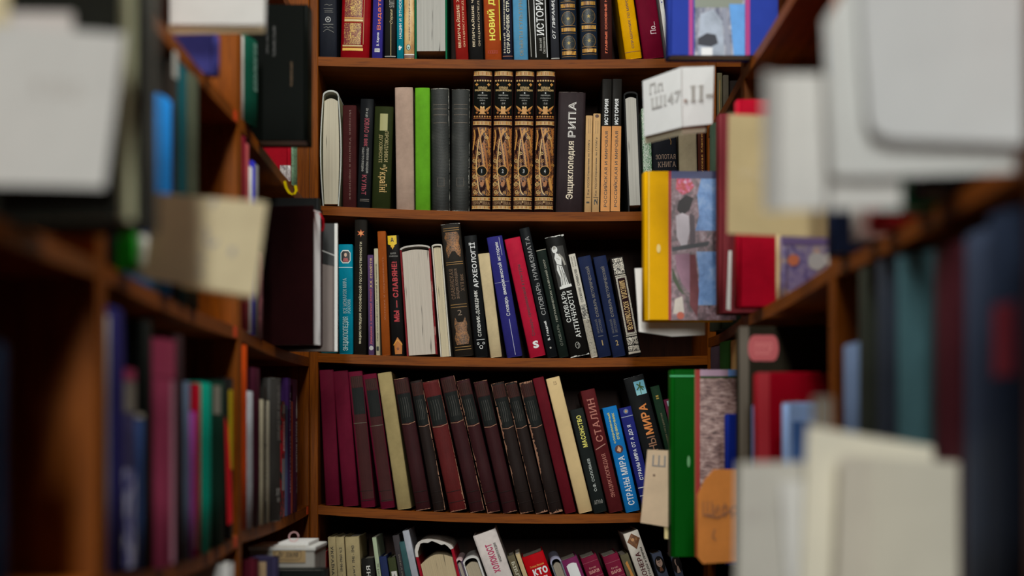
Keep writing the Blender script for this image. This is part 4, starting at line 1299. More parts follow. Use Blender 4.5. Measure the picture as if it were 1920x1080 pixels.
B(4, 1025, 950, 15, 1042, 'olive grey book with pale lettering beside the white one with the crimson word', cloth((92, 84, 66), .6), [TX('БІБЛІОГРАФІЯ', .25, .75, 1054, 1150, 'down', ink((190, 185, 165)), .015)])
B(4, 1041, 966, 9, 1039, 'thin cream book squeezed against the red one on the bottom row', paper((176, 156, 120), .08), soft=True)
B(4, 1052, 976, 45, 1040, 'bright red book with white capitals on the bottom row', cloth((160, 20, 26), .5), [TX('Галина Иванова', .2, .85, 1060, 1064, 'h', ink((225, 150, 80)), .01), TX('КТО', .25, .92, 1067, 1080, 'h', WHT, .06), TX('ЕСТЬ', .2, .92, 1084, 1097, 'h', WHT, .06)])
UP(4, 1101, 1028, 23, 1046, 'grey book with its spine up, beside the bright red one', cloth((104, 108, 116), .5), spine=cloth((150, 150, 170), .5), pg=(140, 130, 116), arch=.011, gap=.004, L=.2)
B(4, 1127, 1050, 34, 1048, 'plum book with a large white sticker on its spine', cloth((104, 38, 76), .5), [('rect', .2, .82, 1060, 1110, ink((215, 216, 222))), ('disc', .5, 1061, .0085, ink((215, 216, 222)), .004)])
for i, (bl, tl, wd, yt) in enumerate(((1163, 1087, 33, 1044), (1201, 1128, 32, 1041))):
    B(4, bl, tl, wd, yt, ('crimson book with small gold lettering, beside the plum one with the white sticker', 'crimson book with small gold lettering, beside the olive gilded one')[i], cloth((104, 26, 48), .55), [('rect', .02, .98, 1054, 1055, ink((140, 60, 76))), TX('Егор', .3, .72, 1064, 1068, 'h', ink((205, 150, 140))), TX('ШАРОВ', .2, .85, 1070, 1076, 'h', ink((205, 150, 140)), .02), ('rect', .02, .98, 1082, 1083, ink((140, 60, 76)))], group='two crimson volumes on the bottom row')
B(4, 1234, 1162, 17, 1040, 'olive book with a gilt figure, next to the white one with the diamond', cloth((84, 78, 60), .6), [('poly', [(.3, 1056), (.6, 1053), (.7, 1070), (.8, 1085), (.4, 1090), (.45, 1072)], ink((175, 115, 50)))])
B(4, 1256, 1167, 31, 998, 'white book with a brown diamond picture near its top', cloth((196, 188, 178), .6), [
    ('poly', [(.5, 1001), (.95, 1014), (.52, 1031), (.08, 1014)], ink((112, 66, 40))), ('poly', [(.5, 1003.5), (.87, 1014), (.52, 1028.5), (.16, 1014)], picture('seal', [(70, 44, 28), (120, 78, 50), (176, 128, 84)], 160.)),
    ('disc', .46, 1013, .003, ink((190, 140, 96))), TX('ПИОНЕРА', .3, .62, 1036, 1100, 'up', ink((84, 30, 36)), .02), TX('НАГРАДЫ и ПРИЗЫ', .72, .88, 1030, 1095, 'up', ink((60, 56, 52)), .015)])
FACE, HAIR = ink((190, 160, 145)), ink((30, 26, 26))
for i, (bl, tl, wd, yt) in enumerate(((1288, 1221, 20, 1037), (1309, 1257, 16, 1041))):
    its = [('disc', .52, 1060, .0092, ink((20, 18, 20)), .0165)]
    if i == 0:
        its += [('disc', .5, 1056, .0058, FACE, .0085), ('poly', [(.32, 1050), (.5, 1046), (.7, 1050), (.66, 1052), (.36, 1052)], HAIR), ('disc', .42, 1055, .0009, HAIR), ('disc', .58, 1055, .0009, HAIR), ('line', [(.5, 1055), (.52, 1059)], .0006, ink((120, 90, 80))), ('line', [(.44, 1061.5), (.56, 1061.5)], .0006, ink((110, 60, 60))), ('poly', [(.4, 1064), (.6, 1064), (.7, 1072), (.3, 1072)], ink((120, 80, 60)))]
    else:
        its += [('disc', .55, 1051, .0066, HAIR, .008), ('poly', [(.36, 1050), (.5, 1049), (.54, 1056), (.5, 1062), (.38, 1060), (.34, 1056), (.3, 1055)], FACE), ('poly', [(.5, 1060), (.62, 1060), (.78, 1075), (.34, 1075)], FACE), ('disc', .64, 1056, .003, HAIR, .007)]
    B(4, bl, tl, wd, yt, ('blue-grey book with a portrait of a bald man on its spine', 'blue-grey book with a portrait in profile on its spine')[i], cloth((74, 80, 98), .5), its, group='blue-grey portrait volumes')
# ------------------------------------------------------------------ the side rows
def bay_of(side, y):
    for k, (a, b) in (LEFT_BAY if side == 'L' else RIGHT_BAY).items():
        if a - .001 <= y <= b + .001:
            return k
    return 'A' if side == 'L' else 'Z'


def lvl(side, lv, y):
    return side_z(side, bay_of(side, y), lv, y)


def row_book(side, lv, xl, xr, yt, label, cover, sp=(), xf=None, w=.19, tmax=.05, tfix=None, group=None, **kw):
    """a book shelved with its spine to the aisle; xl..xr are the columns its spine spans, it is turned a little when it must be"""
    s = -1 if side == 'L' else 1
    xf = xf if xf is not None else (XL if side == 'L' else XR)
    xf -= s * .002
    near_px, far_px = (xl, xr) if side == 'L' else (xr, xl)
    d1 = xf * F / (near_px - CX)
    d2 = xf * F / (far_px - CX)
    for a0, a1 in (LEFT_BAY if side == 'L' else RIGHT_BAY).values():
        if a0 - .02 <= d1 < a0 + TH + .001:
            d1 = a0 + TH + .0015
            xf = (near_px - CX) * d1 / F
            d2 = max(d2, d1 + .02)
    t = tfix or max(.008, min(tmax, (d2 - d1) * .8))
    lo, hi = 0.0, 1.2

    def px(phi):
        X = xf - s * t * math.sin(phi)
        Y = d1 + t * math.cos(phi)
        return CX + X * F / Y
    for _ in range(40):
        mid = (lo + hi) / 2
        if (px(mid) - far_px) * s > 0:
            lo = mid
        else:
            hi = mid
    phi = (lo + hi) / 2
    y_end = (LEFT_BAY if side == 'L' else RIGHT_BAY)[bay_of(side, d1)][1] - TH - .001
    reach = d1 + t * math.cos(phi)
    if phi > .2:
        w = min(w, .11)
    if reach + w * math.sin(phi) > y_end:
        w = max(.03, (y_end - reach) / max(.02, math.sin(phi)))
    z = max(lvl(side, lv, d1 + k * (t + w * math.sin(phi)) / 4) for k in range(5)) + .0004
    top = CZ + (HY - yt) * d1 / F
    h = top - z
    if side == 'L':
        loc, rz = (xf, d1, z), math.pi / 2 - phi
    else:
        loc, rz = (xf - t * math.sin(phi), d1 + t * math.cos(phi), z), -math.pi / 2 + phi
    yb = HY - (z - CZ) * F / d1
    return book(label, loc, (0, 0, rz), t, h, w, cover, sp=pxv(sp, yt, yb), group=group, **kw)


def face_book(side, lv, xa, yt, label, cover, yb=None, d=None, t=.03, w=.2, near=(), sp=(), yaw=0.0, group=None, **kw):
    """a book pulled forward so that its board faces the viewer; xa is the column of its aisle edge"""
    if d is None:
        z0 = CZ + (LEFT_LV['A' if lv != 9 else 'A'] if side == 'L' else RLV)[lv][0]
        d = 2.5
        for _ in range(12):
            d = (lvl(side, lv, d) - CZ) * F / (HY - yb)
    z = max(lvl(side, lv, d), lvl(side, lv, d + t)) + .0006
    X = (xa - CX) * d / F
    h = CZ + (HY - yt) * d / F - z
    if side == 'L':
        return book(label, (X, d, z), (0, 0, math.pi / 2 - yaw), t, h, w, cover, near=near, sp=sp, near_side=0, group=group, **kw)
    return book(label, (X - 0, d + t, z), (0, 0, -math.pi / 2 + yaw), t, h, w, cover, near=near, sp=sp, near_side=1, group=group, **kw)


def slip(name, label, cat, pts, d, m, th=.0012, marks=(), back=None, group=None, hole=None):
    """a paper or card held out into the aisle: corners as (column, row) or (column, row, distance)"""
    mb = MB()
    fr = [P(p[0], p[1], p[2] if len(p) > 2 else d) for p in pts]
    bk = [v + Vector((0, th, 0)) for v in fr]
    c = sum(fr, Vector()) / len(fr)
    o = Vector((c.x, c.y, min(v.z for v in fr)))
    mb.prism([v - o for v in fr][::-1], [v - o for v in bk][::-1], m)
    if marks:
        q = [fr[0] - o, fr[1] - o, fr[2] - o, fr[3] - o]   # tl, tr, br, bl
        W_, H_ = (q[1] - q[0]).length, (q[3] - q[0]).length

        def mp(u, v, l):
            a = q[3].lerp(q[2], u)
            b = q[0].lerp(q[1], u)
            return a.lerp(b, v) + Vector((0, -l, 0))
        deco(mb, marks, mp, W_, H_)
    ob = mb.build(name)
    ob.location = o
    return tag(ob, label, cat, group)


PWH = paper((205, 203, 200), .04)
PGR = paper((186, 182, 174), .04)
PTN = paper((222, 198, 164), .07)
PCR = paper((182, 164, 126), .06)
PEN = ink((120, 112, 108))
PEN2 = ink((168, 160, 152))

# ===== left row, bay next to the end bookcase
face_book('L', 0, 580, 8, 'large black book with faint vertical lettering, high on the left bookcase', gloss((7, 9, 7)), yb=265, t=.055, w=.1, near=[
    TX('ЖИТТЯ І ТВОРЧІСТЬ', .46, .5, .62, .84, 'down', ink((80, 78, 76))), TX('ВИДАТНИХ ЛЮДЕЙ', .36, .4, .64, .84, 'down', ink((70, 68, 66))), TX('ХРОНІКА', .72, .75, .4, .58, 'down', ink((96, 70, 40)))])
row_book('L', 0, 460, 486, 62, 'dark green book with pale vertical lettering next to the large black one', cloth((18, 62, 48), .5), [TX('БІОЛОГІЯ', .6, .92, 70, 160, 'up', ink((120, 150, 138)), .02)], tmax=.05)
row_book('L', 0, 453, 459, 64, 'thin white and red edged book against the upright, high on the left bookcase', cloth((178, 176, 170), .6), tmax=.018)
face_book('L', 0, 546, 262, 'red book lying behind the large black one, its foot just visible', cloth((150, 24, 36), .5), d=2.84, t=.03, w=.055)
face_book('L', 0, 545, 310, 'small white speckled booklet near the yellow ribbon', filigree((190, 186, 184), (120, 100, 110), 500., .6), d=2.80, t=.006, w=.018, soft=True)
row_book('L', 0, 551, 559, 262, 'pale green speckled book at the far end of the upper left shelf', filigree((110, 140, 112), (70, 100, 76), 500., .6), tfix=.018, w=.04)
# ribbon hanging over the shelf edge
mb = MB()
rp = [(531, 340), (534, 352), (540, 362), (548, 366), (553, 358), (551, 348)]
d0 = 2.72
for (a, b), (c, e) in zip(rp, rp[1:]):
    v = [P(a, b, d0), P(c, e, d0), P(c + 5, e - 1, d0), P(a + 5, b - 1, d0)]
    mb.add(v, [(0, 1, 2, 3)], cloth((196, 172, 32), .5))
    mb.add([p + Vector((0, .001, 0)) for p in v], [(3, 2, 1, 0)], cloth((196, 172, 32), .5))
tag(mb.build('ribbon'), 'yellow ribbon dangling over the edge of the upper left shelf', 'ribbon')

row_book('L', 1, 452, 462, 252, 'maroon book against the upright, behind the tan card', cloth((96, 20, 34), .5), tfix=.018, w=.12)
row_book('L', 1, 462, 469, 266, 'rose edged book beside the maroon one behind the tan card', cloth((150, 70, 70), .5), tmax=.026)
row_book('L', 1, 469, 475, 310, 'thin white book behind the tan card on the left bookcase', cloth((186, 184, 182), .6), tmax=.02)
row_book('L', 1, 475, 480, 300, 'thin bright blue book behind the tan card on the left bookcase', cloth((50, 50, 170), .5), tmax=.02)
row_book('L', 1, 480, 487, 306, 'silver grey book behind the tan card on the left bookcase', cloth((110, 108, 108), .5), tmax=.026)
row_book('L', 1, 487, 496, 470, 'book with a dark pink and black picture spine beside the large maroon one', picture('pink', [(30, 22, 24), (90, 50, 56), (176, 110, 112)], 34., .7), tmax=.03)
# the big maroon book with its pages to the aisle
d_m = 2.615
bk = face_book('L', 1, 588, 385, 'large dark maroon book with white page edges and a red ribbon', cloth((24, 5, 6), .55), d=d_m, t=.052, w=.145, fore=True, yaw=.16, pg=(214, 210, 210))
mb = MB()
pr = [(.02, .012, .2), (.018, -.004, .196), (.02, -.009, .186), (.026, -.008, .176), (.022, -.007, .168)]
hh = 260 * d_m / F * .975
for a, b in zip(pr, pr[1:]):
    v = [Vector((a[0], a[1], hh - .2 + a[2] + .002)), Vector((b[0], b[1], hh - .2 + b[2] + .002)), Vector((b[0] + .009, b[1], hh - .2 + b[2] + .002)), Vector((a[0] + .009, a[1], hh - .2 + a[2] + .002))]
    mb.add(v, [(0, 1, 2, 3)], cloth((190, 22, 40), .5))
    mb.add([p + Vector((0, .0012, 0)) for p in v], [(3, 2, 1, 0)], cloth((190, 22, 40), .5))
mb.build('ribbon', bk, {'label': 'red ribbon marker'})
face_book('L', 1, 600, 371, 'black book with pale edges standing behind the large maroon one', gloss((24, 24, 24)), d=2.70, t=.03, w=.13, board_mat=None)
face_book('L', 1, 633, 419, 'grey slanted book with a black top and a white diagonal line', gloss((116, 106, 102)), d=2.80, t=.012, w=.13, near=[
    ('rect', 0, 1, .7, 1, ink((20, 20, 20))), ('poly', [(.55, .72), (1, .66), (1, .7), (.55, .72)], ink((20, 20, 20))), ('line', [(.5, .86), (1, .74)], .0016, ink((170, 168, 165))), ('rect', .96, 1, 0, 1, ink((200, 198, 194)))], soft=True, pg=(205, 202, 196))

# books on the shelf below
row_book('L', 2, 452, 466, 644, 'tall orange-brown book against the upright on the lower left shelf', cloth((176, 66, 28), .55), tmax=.04)
row_book('L', 2, 466, 477, 732, 'pale grey mottled book beside the tall orange-brown one', paper((164, 166, 172), .2), tmax=.036)
row_book('L', 2, 477, 490, 688, 'dark wine book between the pale grey and the cream on the lower left shelf', cloth((52, 18, 30), .5), tmax=.04)
row_book('L', 2, 491, 496, 748, 'thin cream book beside the dark wine one', cloth((150, 142, 122), .6), tmax=.016)
row_book('L', 2, 496, 501, 725, 'thin black book with cream lettering on the lower left shelf', gloss((30, 28, 26)), [TX('ИСТОРИЯ И КУЛЬТУРА ДРЕВНЕГО МИРА', .3, .75, 760, 940, 'up', ink((170, 160, 140)), .02)], tmax=.018)
row_book('L', 2, 501, 507, 750, 'thin beige book beside the large grey one with embossed letters', cloth((140, 134, 118), .6), tmax=.02)
row_book('L', 2, 508, 529, 708, 'large charcoal book with embossed vertical title and roman numerals', worn((52, 50, 48), (92, 90, 86), .68), [
    TX('ОЧЕРКИ ИСТОРИИ', .55, .85, 722, 825, 'down', ink((120, 118, 114)), .01), TX('XV', .45, .85, 916, 930, 'h', ink((170, 168, 164)), .02), TX('ВВ', .55, .8, 934, 942, 'h', ink((150, 148, 144)), .02)], tmax=.045, wear=(ink((120, 118, 112)), 'tb', 1.5))
row_book('L', 2, 529, 536, 752, 'slim black and red patterned book on the lower left shelf', filigree((28, 24, 26), (170, 30, 40), 120., .52, .5), [('rect', .2, .8, 758, 775, ink((170, 170, 170))), ('rect', .1, .9, 785, 850, ink((160, 24, 36))), TX('всемирная', .3, .75, 790, 845, 'up', WHT), ('rect', .1, .9, 860, 920, ink((120, 118, 122)))], tmax=.024)
row_book('L', 2, 536, 541, 760, 'thin steel blue book on the lower left shelf', cloth((84, 98, 136), .5), tmax=.018)
row_book('L', 2, 541, 547, 708, 'thin violet book with white lettering on the lower left shelf', cloth((70, 42, 96), .5), [TX('політична історія', .35, .75, 735, 925, 'up', ink((190, 185, 200)))], tmax=.02)
row_book('L', 2, 547, 550, 752, 'thin salmon red book beside the plum one', cloth((170, 80, 66), .5), tmax=.012)
row_book('L', 2, 550, 560, 710, 'plum book with white vertical lettering and a pale spire emblem', cloth((74, 34, 56), .5), [
    TX('ВСЕСВІТНЯ ІСТОРІЯ', .45, .8, 790, 885, 'up', ink((190, 185, 185)), .015), TX('Літ-Атлас', .5, .75, 893, 925, 'up', ink((150, 140, 145))), ('poly', [(.6, 738), (.78, 770), (.7, 784), (.5, 784), (.44, 770)], ink((180, 178, 180)))], tmax=.03)

# things on the shelf under it, seen from above
gb_d = 2.62
zb = CZ + LEFT_LV['A'][3][0] + .0005
root = thing('archive_box', 'grey archive box with a handwritten label, low on the left', 'box', (-.39, gb_d, zb))
ht = P(0, 1019, gb_d).z - zb - .0095
x0, x1 = P(466, 0, gb_d).x + .39, P(590, 0, gb_d).x + .39
mb = MB()
mb.bbox(x0, x1, 0, .16, 0, ht, paper((146, 142, 136), .1), .002)
mb.build('body', root)
mb = MB()
mb.bbox(x0 - .001, x1 + .0015, -.0015, .162, ht - .002, ht + .0045, paper((190, 188, 184), .05), .001)
mb.build('lid', root)
mb = MB()
lw0, lw1, lz0, lz1 = P(511, 0, gb_d).x + .39, P(573, 0, gb_d).x + .39, P(0, 1055, gb_d).z - zb, P(0, 1025, gb_d).z - zb
mb.bbox(lw0, lw1, -.001, .0004, lz0, lz1, paper((150, 126, 92), .1), .0003)
LW, LH = lw1 - lw0, lz1 - lz0
deco(mb, [TX('Вг 33698', .18, .78, .34, .68, 'h', ink((40, 34, 30)), .0, .2), ('line', [(.08, .7), (.05, .4), (.12, .2), (.4, .18), (.78, .16), (.86, .3), (.88, .6), (.8, .78), (.4, .8), (.12, .78), (.08, .7)], .0007, ink((60, 50, 42))), ('line', [(.8, .84), (.86, .76), (.84, .68)], .0006, ink((60, 50, 42))), ('line', [(.84, .78), (.94, .8)], .0006, ink((60, 50, 42)))],
     lambda u, v, l: (lw0 + u * LW, -.001 - l, lz0 + v * LH), LW, LH)
mb.build('label_card', root, {'label': 'tan card with a handwritten number'})
mb = MB()
zt = zb + ht + .005
mb.bbox(P(520, 0, gb_d).x, P(577, 0, gb_d).x, gb_d + .01, gb_d + .15, zt, zt + .0055, paper((205, 203, 200), .04), .0006)
tag(mb.build('paper_stack'), 'thin stack of white papers lying on the grey archive box', 'paper')
mb = MB()
c = Vector((P(546, 0, gb_d).x, gb_d + .03, zt + .0136))
ring = []
for i in range(25):
    a = i * math.tau / 24 * .96
    ring.append(c + Vector((.0075 * math.cos(a), .004 * math.sin(a), .0072 * math.sin(a))))
for i in range(24):
    p, q = ring[i], ring[i + 1]
    for k in range(6):
        a0, a1 = k * math.tau / 6, (k + 1) * math.tau / 6
        f = lambda pt, a: pt + Vector((.0009 * math.cos(a) * (pt.x - c.x) / .0075, .0009 * math.sin(a), .0009 * math.cos(a) * (pt.z - c.z) / .0075))
        mb.add([f(p, a0), f(p, a1), f(q, a1), f(q, a0)], [(0, 1, 2, 3)], cloth((190, 150, 150), .5))
tag(mb.build('string_loop'), 'pinkish string loop on top of the white papers', 'string')
face_book('L', 3, 612, 1068, 'black binder lying low in front of the grey archive box', gloss((22, 24, 23)), d=2.50, t=.05, w=.14)
face_book('L', 3, 519, 1045, 'dark blue edged book with a tan cover low on the left', cloth((44, 40, 62), .5), d=2.43, t=.04, w=.07, near=[('rect', .0, .78, .0, .975, paper((150, 126, 98), .12)), ('rect', .1, .6, .84, .87, ink((120, 60, 30)))])
face_book('L', 3, 478, 1050, 'maroon book low on the left beside the tan covered one', cloth((66, 18, 28), .5), d=2.36, t=.05, w=.13)
face_book('L', 3, 428, 1058, 'white book low on the left under the curved shelf', cloth((166, 164, 162), .6), d=2.12, t=.06, w=.12)

# ===== left row, middle bay
face_book('L', 0, 408, 64, 'small violet blue book high on the left shelf, beside the wooden panel', cloth((54, 54, 110), .5), d=2.03, t=.02, w=.08)
slip('card', 'white card sticking out at the top of the left bookcase', 'card', [(318, -40), (498, -40), (496, 47), (318, 46)], 1.95, PWH, .006)
slip('card', 'tan card just under the white one at the top of the left bookcase', 'card', [(316, 46), (496, 47), (494, 60), (316, 63)], 1.965, PTN, .006)
row_book('L', 1, 300, 326, 172, 'bright sky blue book on the left bookcase, above the tan card', cloth((40, 120, 190), .5), tmax=.05)
row_book('L', 1, 326, 336, 110, 'dark book with a white top beside the sky blue one', cloth((40, 34, 30), .5), [('rect', .05, .95, 94, 144, ink((170, 168, 160)))], tmax=.03)
row_book('L', 1, 336, 354, 114, 'tall dark teal book on the left bookcase, beside the sky blue one', cloth((20, 66, 72), .5), tmax=.05)
row_book('L', 1, 354, 376, 131, 'tall olive grey book beside the dark teal one', cloth((70, 74, 60), .6), tmax=.05)
face_book('L', 1, 271, 438, 'small white booklet under the large dark book on the left', cloth((200, 198, 192), .6), d=1.61, t=.02, w=.016, soft=True)
face_book('L', 1, 225, 436, 'dark slate booklet beside the bright green one', cloth((40, 46, 56), .5), d=1.60, t=.02, w=.05, soft=True)
face_book('L', 1, 250, 432, 'bright green booklet beside the small white one', cloth((40, 140, 44), .5), d=1.588, t=.018, w=.016, soft=True)
slip('card', 'large tan card with brown stains standing out from the left bookcase', 'card', [(292, 362), (501, 379), (478, 556), (268, 522)], 1.6, PTN, .0022, marks=[
    ('poly', [(.5, .97), (.56, .99), (.54, .9), (.5, .9)], PEN2), ('line', [(.48, .66), (.52, .6), (.5, .5), (.56, .46)], .003, PEN2), ('poly', [(.5, .46), (.6, .48), (.62, .56), (.55, .5)], PEN2), ('disc', .75, .44, .003, PEN2, .004), ('line', [(.48, .36), (.5, .3)], .004, PEN2), ('line', [(.49, .2), (.5, .14)], .004, PEN2)])
slip('card', 'second tan card showing below the large stained one', 'card', [(340, 515), (474, 540), (468, 562), (340, 538)], 1.63, paper((190, 156, 112), .08), .003)

face_data = [
    (197, 210, 588, 'pale grey book hard against the dark panel, lower left', cloth((150, 146, 138), .6), ()),
    (210, 234, 572, 'tall midnight blue book, lower left beside the dark panel', cloth((38, 36, 86), .55), ()),
    (236, 258, 690, 'book with a pink top band and a white patterned foot, lower left', cloth((60, 56, 84), .5), [('rect', 0, 1, 690, 712, ink((150, 50, 84))), ('rect', 0, 1, 714, 772, ink((120, 114, 104))), ('rect', 0, 1, 880, 1066, filigree((40, 44, 110), (170, 170, 190), 70., .5, .5))]),
    (258, 273, 775, 'shorter steel blue book with a cream top, lower left', cloth((46, 64, 104), .5), [('rect', 0, 1, 776, 783, ink((190, 180, 160)))]),
    (273, 289, 598, 'tall black book in front of the rose topped one, lower left', cloth((22, 24, 22), .5), ()),
    (290, 332, 632, 'rose pink topped book with a mauve body and a white stripe, lower left', cloth((128, 52, 74), .5), [('rect', 0, 1, 633, 705, ink((156, 60, 88))), ('rect', .72, .96, 712, 1060, ink((170, 120, 136)))]),
    (333, 348, 625, 'dark brown book standing behind the rose pink topped one', cloth((44, 30, 32), .5), ()),
    (348, 359, 714, 'slate blue book beside the dark brown one, lower left', cloth((84, 98, 118), .55), ()),
    (359, 370, 770, 'short magenta violet book, lower left', cloth((134, 54, 130), .5), [('rect', .6, 1, 775, 1030, ink((150, 146, 140)))]),
    (370, 379, 718, 'red book beside the bright teal green one', cloth((144, 20, 34), .5), ()),
    (379, 399, 715, 'bright teal green book on the lower left shelf', cloth((26, 138, 116), .5), ()),
]
for i, (a, b, yt, lb, m, its) in enumerate(face_data):
    stand = {6: .0, 2: -.0, 11: 0}.get(i)
    row_book('L', 2, a, b, yt, lb, m, its, tmax=.046, tfix={0: .022, 1: .06}.get(i), w=.05 if i == 0 else .19)
row_book('L', 2, 400, 424, 712, 'dark green book with a pale block at its top, near the panel', cloth((20, 46, 36), .5), [('rect', .1, .55, 722, 776, ink((140, 136, 124)))], tmax=.05)
row_book('L', 2, 424, 440, 708, 'black book with a yellow label and a red wedge beside the panel', gloss((26, 26, 26)), [('rect', .3, .8, 730, 880, ink((190, 165, 40))), ('poly', [(.0, 780), (.25, 800), (.85, 980), (.2, 985)], ink((200, 30, 40)))], tmax=.03)

# ===== left row, bay closest to the viewer
row_book('L', 1, 226, 264, -70, 'large dark book with cream page edges, close up at upper left', cloth((34, 34, 30), .5), xf=-.293, tfix=.036, fore=True, pg=(236, 214, 178), w=.17, board=.003, page_gap=.004)
row_book('L', 1, 265, 283, -70, 'black book close up at upper left, beside the cream page edges', gloss((20, 20, 20)), xf=-.289, tfix=.018, w=.09)
row_book('L', 1, 284, 300, -70, 'grey olive book close up at upper left, beside the black one', cloth((92, 90, 84), .5), xf=-.284, tfix=.018, w=.09)
slip('card', 'big white catalogue card in the large dark book, close up at upper left', 'card', [(-40, 44), (234, 64), (196, 352), (-40, 346)], 1.20, PWH, .0014, marks=[
    TX('К 55', .4, .62, .58, .68, 'h', PEN2, .0), TX('О', .66, .74, .56, .66, 'h', PEN2)])
slip('card', 'smaller white slip showing above the big catalogue card', 'card', [(18, 22), (136, 24), (138, 90), (18, 90)], 1.23, paper((205, 196, 192), .04), .0012)
slip('card', 'tan slip at the upper left corner beside the white ones', 'card', [(-60, -40), (18, -40), (16, 60), (-60, 60)], 1.25, PTN, .002)
row_book('L', 2, -8, 18, 640, 'blue-grey book at the lower left corner', cloth((40, 56, 80), .5), tmax=.05)
row_book('L', 2, -44, -10, 600, 'unseen dark grey book added past the lower left corner to shade the panel', cloth((44, 44, 46), .5), tmax=.05)  # this book and the next are added out of view to shade the panel
row_book('L', 2, -80, -46, 610, 'unseen dark brown book added second past the lower left corner to shade the panel', cloth((52, 38, 30), .5), tmax=.05)

# ===== right row, deepest bay and beyond the red books
zbl = CZ + .6104
PB = picture('town', [(36, 40, 60), (96, 100, 118), (150, 150, 160), (206, 208, 214)], 60., .5)
hb = .26
blue = book('blue picture book with magenta stripes, high on the right', (P(1250, 0, 2.535).x, 2.535 + .045, zbl), (0, 0, -math.pi / 2), .045, hb, .17, gloss((40, 56, 136)), near_side=1, near=[
    ('rect', .2, .235, 0, 1, ink((150, 40, 110))), ('rect', .25, .7, .0, .9, PB), ('rect', .25, .68, .28, .36, ink((112, 118, 108))), ('poly', [(.28, .0), (.52, .0), (.5, .2), (.42, .27), (.3, .24)], paper((150, 158, 172), .25)), ('poly', [(.28, .1), (.36, .13), (.44, .12), (.46, .07), (.4, .05), (.28, .06)], ink((30, 32, 44))), ('rect', .31, .41, .0, .045, ink((206, 206, 208))),
    ('poly', [(.6, .0), (.7, .0), (.7, .3), (.56, .3)], paper((96, 144, 200), .12)), ('poly', [(.54, .0), (.58, .0), (.53, .28), (.49, .28)], ink((120, 124, 140))), ('rect', .705, .745, 0, 1, ink((150, 34, 104)))])
B(1, 1344, 1343, 12, 136, 'olive book with a thin gold streak, behind the call number slip', cloth((92, 86, 66), .6), [('line', [(.6, 150), (.5, 190), (.62, 230)], .0016, GLD2)])
B(1, 1357, 1356, 11, 140, 'grey brown book behind the call number slip, beside the olive one', cloth((74, 68, 58), .6))
B(1, 1370, 1369, 26, 150, 'dark brown book seen between the call number slip and the right shelf edge', cloth((30, 24, 22), .6))
# the folded slip with the call number
root = thing('paper_slip', 'folded white slip with a grey call number, hanging by the right bookcase', 'paper slip', P(1277, 262, 2.50))
o = P(1277, 262, 2.50)
LF = [P(1205, 152, 2.58), P(1277, 126, 2.49), P(1279, 238, 2.49), P(1208, 256, 2.58)]
RT = [P(1277, 126, 2.49), P(1339, 124, 2.515), P(1336, 232, 2.515), P(1279, 238, 2.49)]


def leaf(name, pts, marks, m):
    mb = MB()
    fr = [v - o for v in pts]
    mb.prism(fr[::-1], [v + Vector((0, .0012, 0)) for v in fr][::-1], m)
    W_, H_ = (fr[1] - fr[0]).length, (fr[3] - fr[0]).length
    deco(mb, marks, lambda u, v, l: fr[3].lerp(fr[2], u).lerp(fr[0].lerp(fr[1], u), v) + Vector((0, -l - .0014, 0)), W_, H_)
    mb.build(name, root)


PW2 = paper((222, 222, 220), .03)
leaf('leaf', LF, [TX('Пп', .16, .54, .72, .9, 'h', ink((176, 174, 172)), .015), TX('Ш147', .2, .98, .44, .64, 'h', ink((176, 174, 172)), .015)], PW2)
leaf('leaf', RT, [('line', [(.012, 0), (.0, .5), (.014, 1)], .0007, ink((120, 100, 92))), TX('.11-', .08, .98, .4, .68, 'h', ink((160, 156, 152)), .015), ('disc', .1, .43, .0022, ink((150, 120, 110)))], PW2)
leaf('under_leaf', [P(1208, 245, 2.59), P(1279, 230, 2.50), P(1279, 252, 2.50), P(1210, 270, 2.59)], [], paper((222, 206, 180), .05))
leaf('under_leaf', [P(1279, 220, 2.502), P(1325, 216, 2.525), P(1323, 248, 2.525), P(1279, 252, 2.502)], [], paper((210, 198, 176), .05))

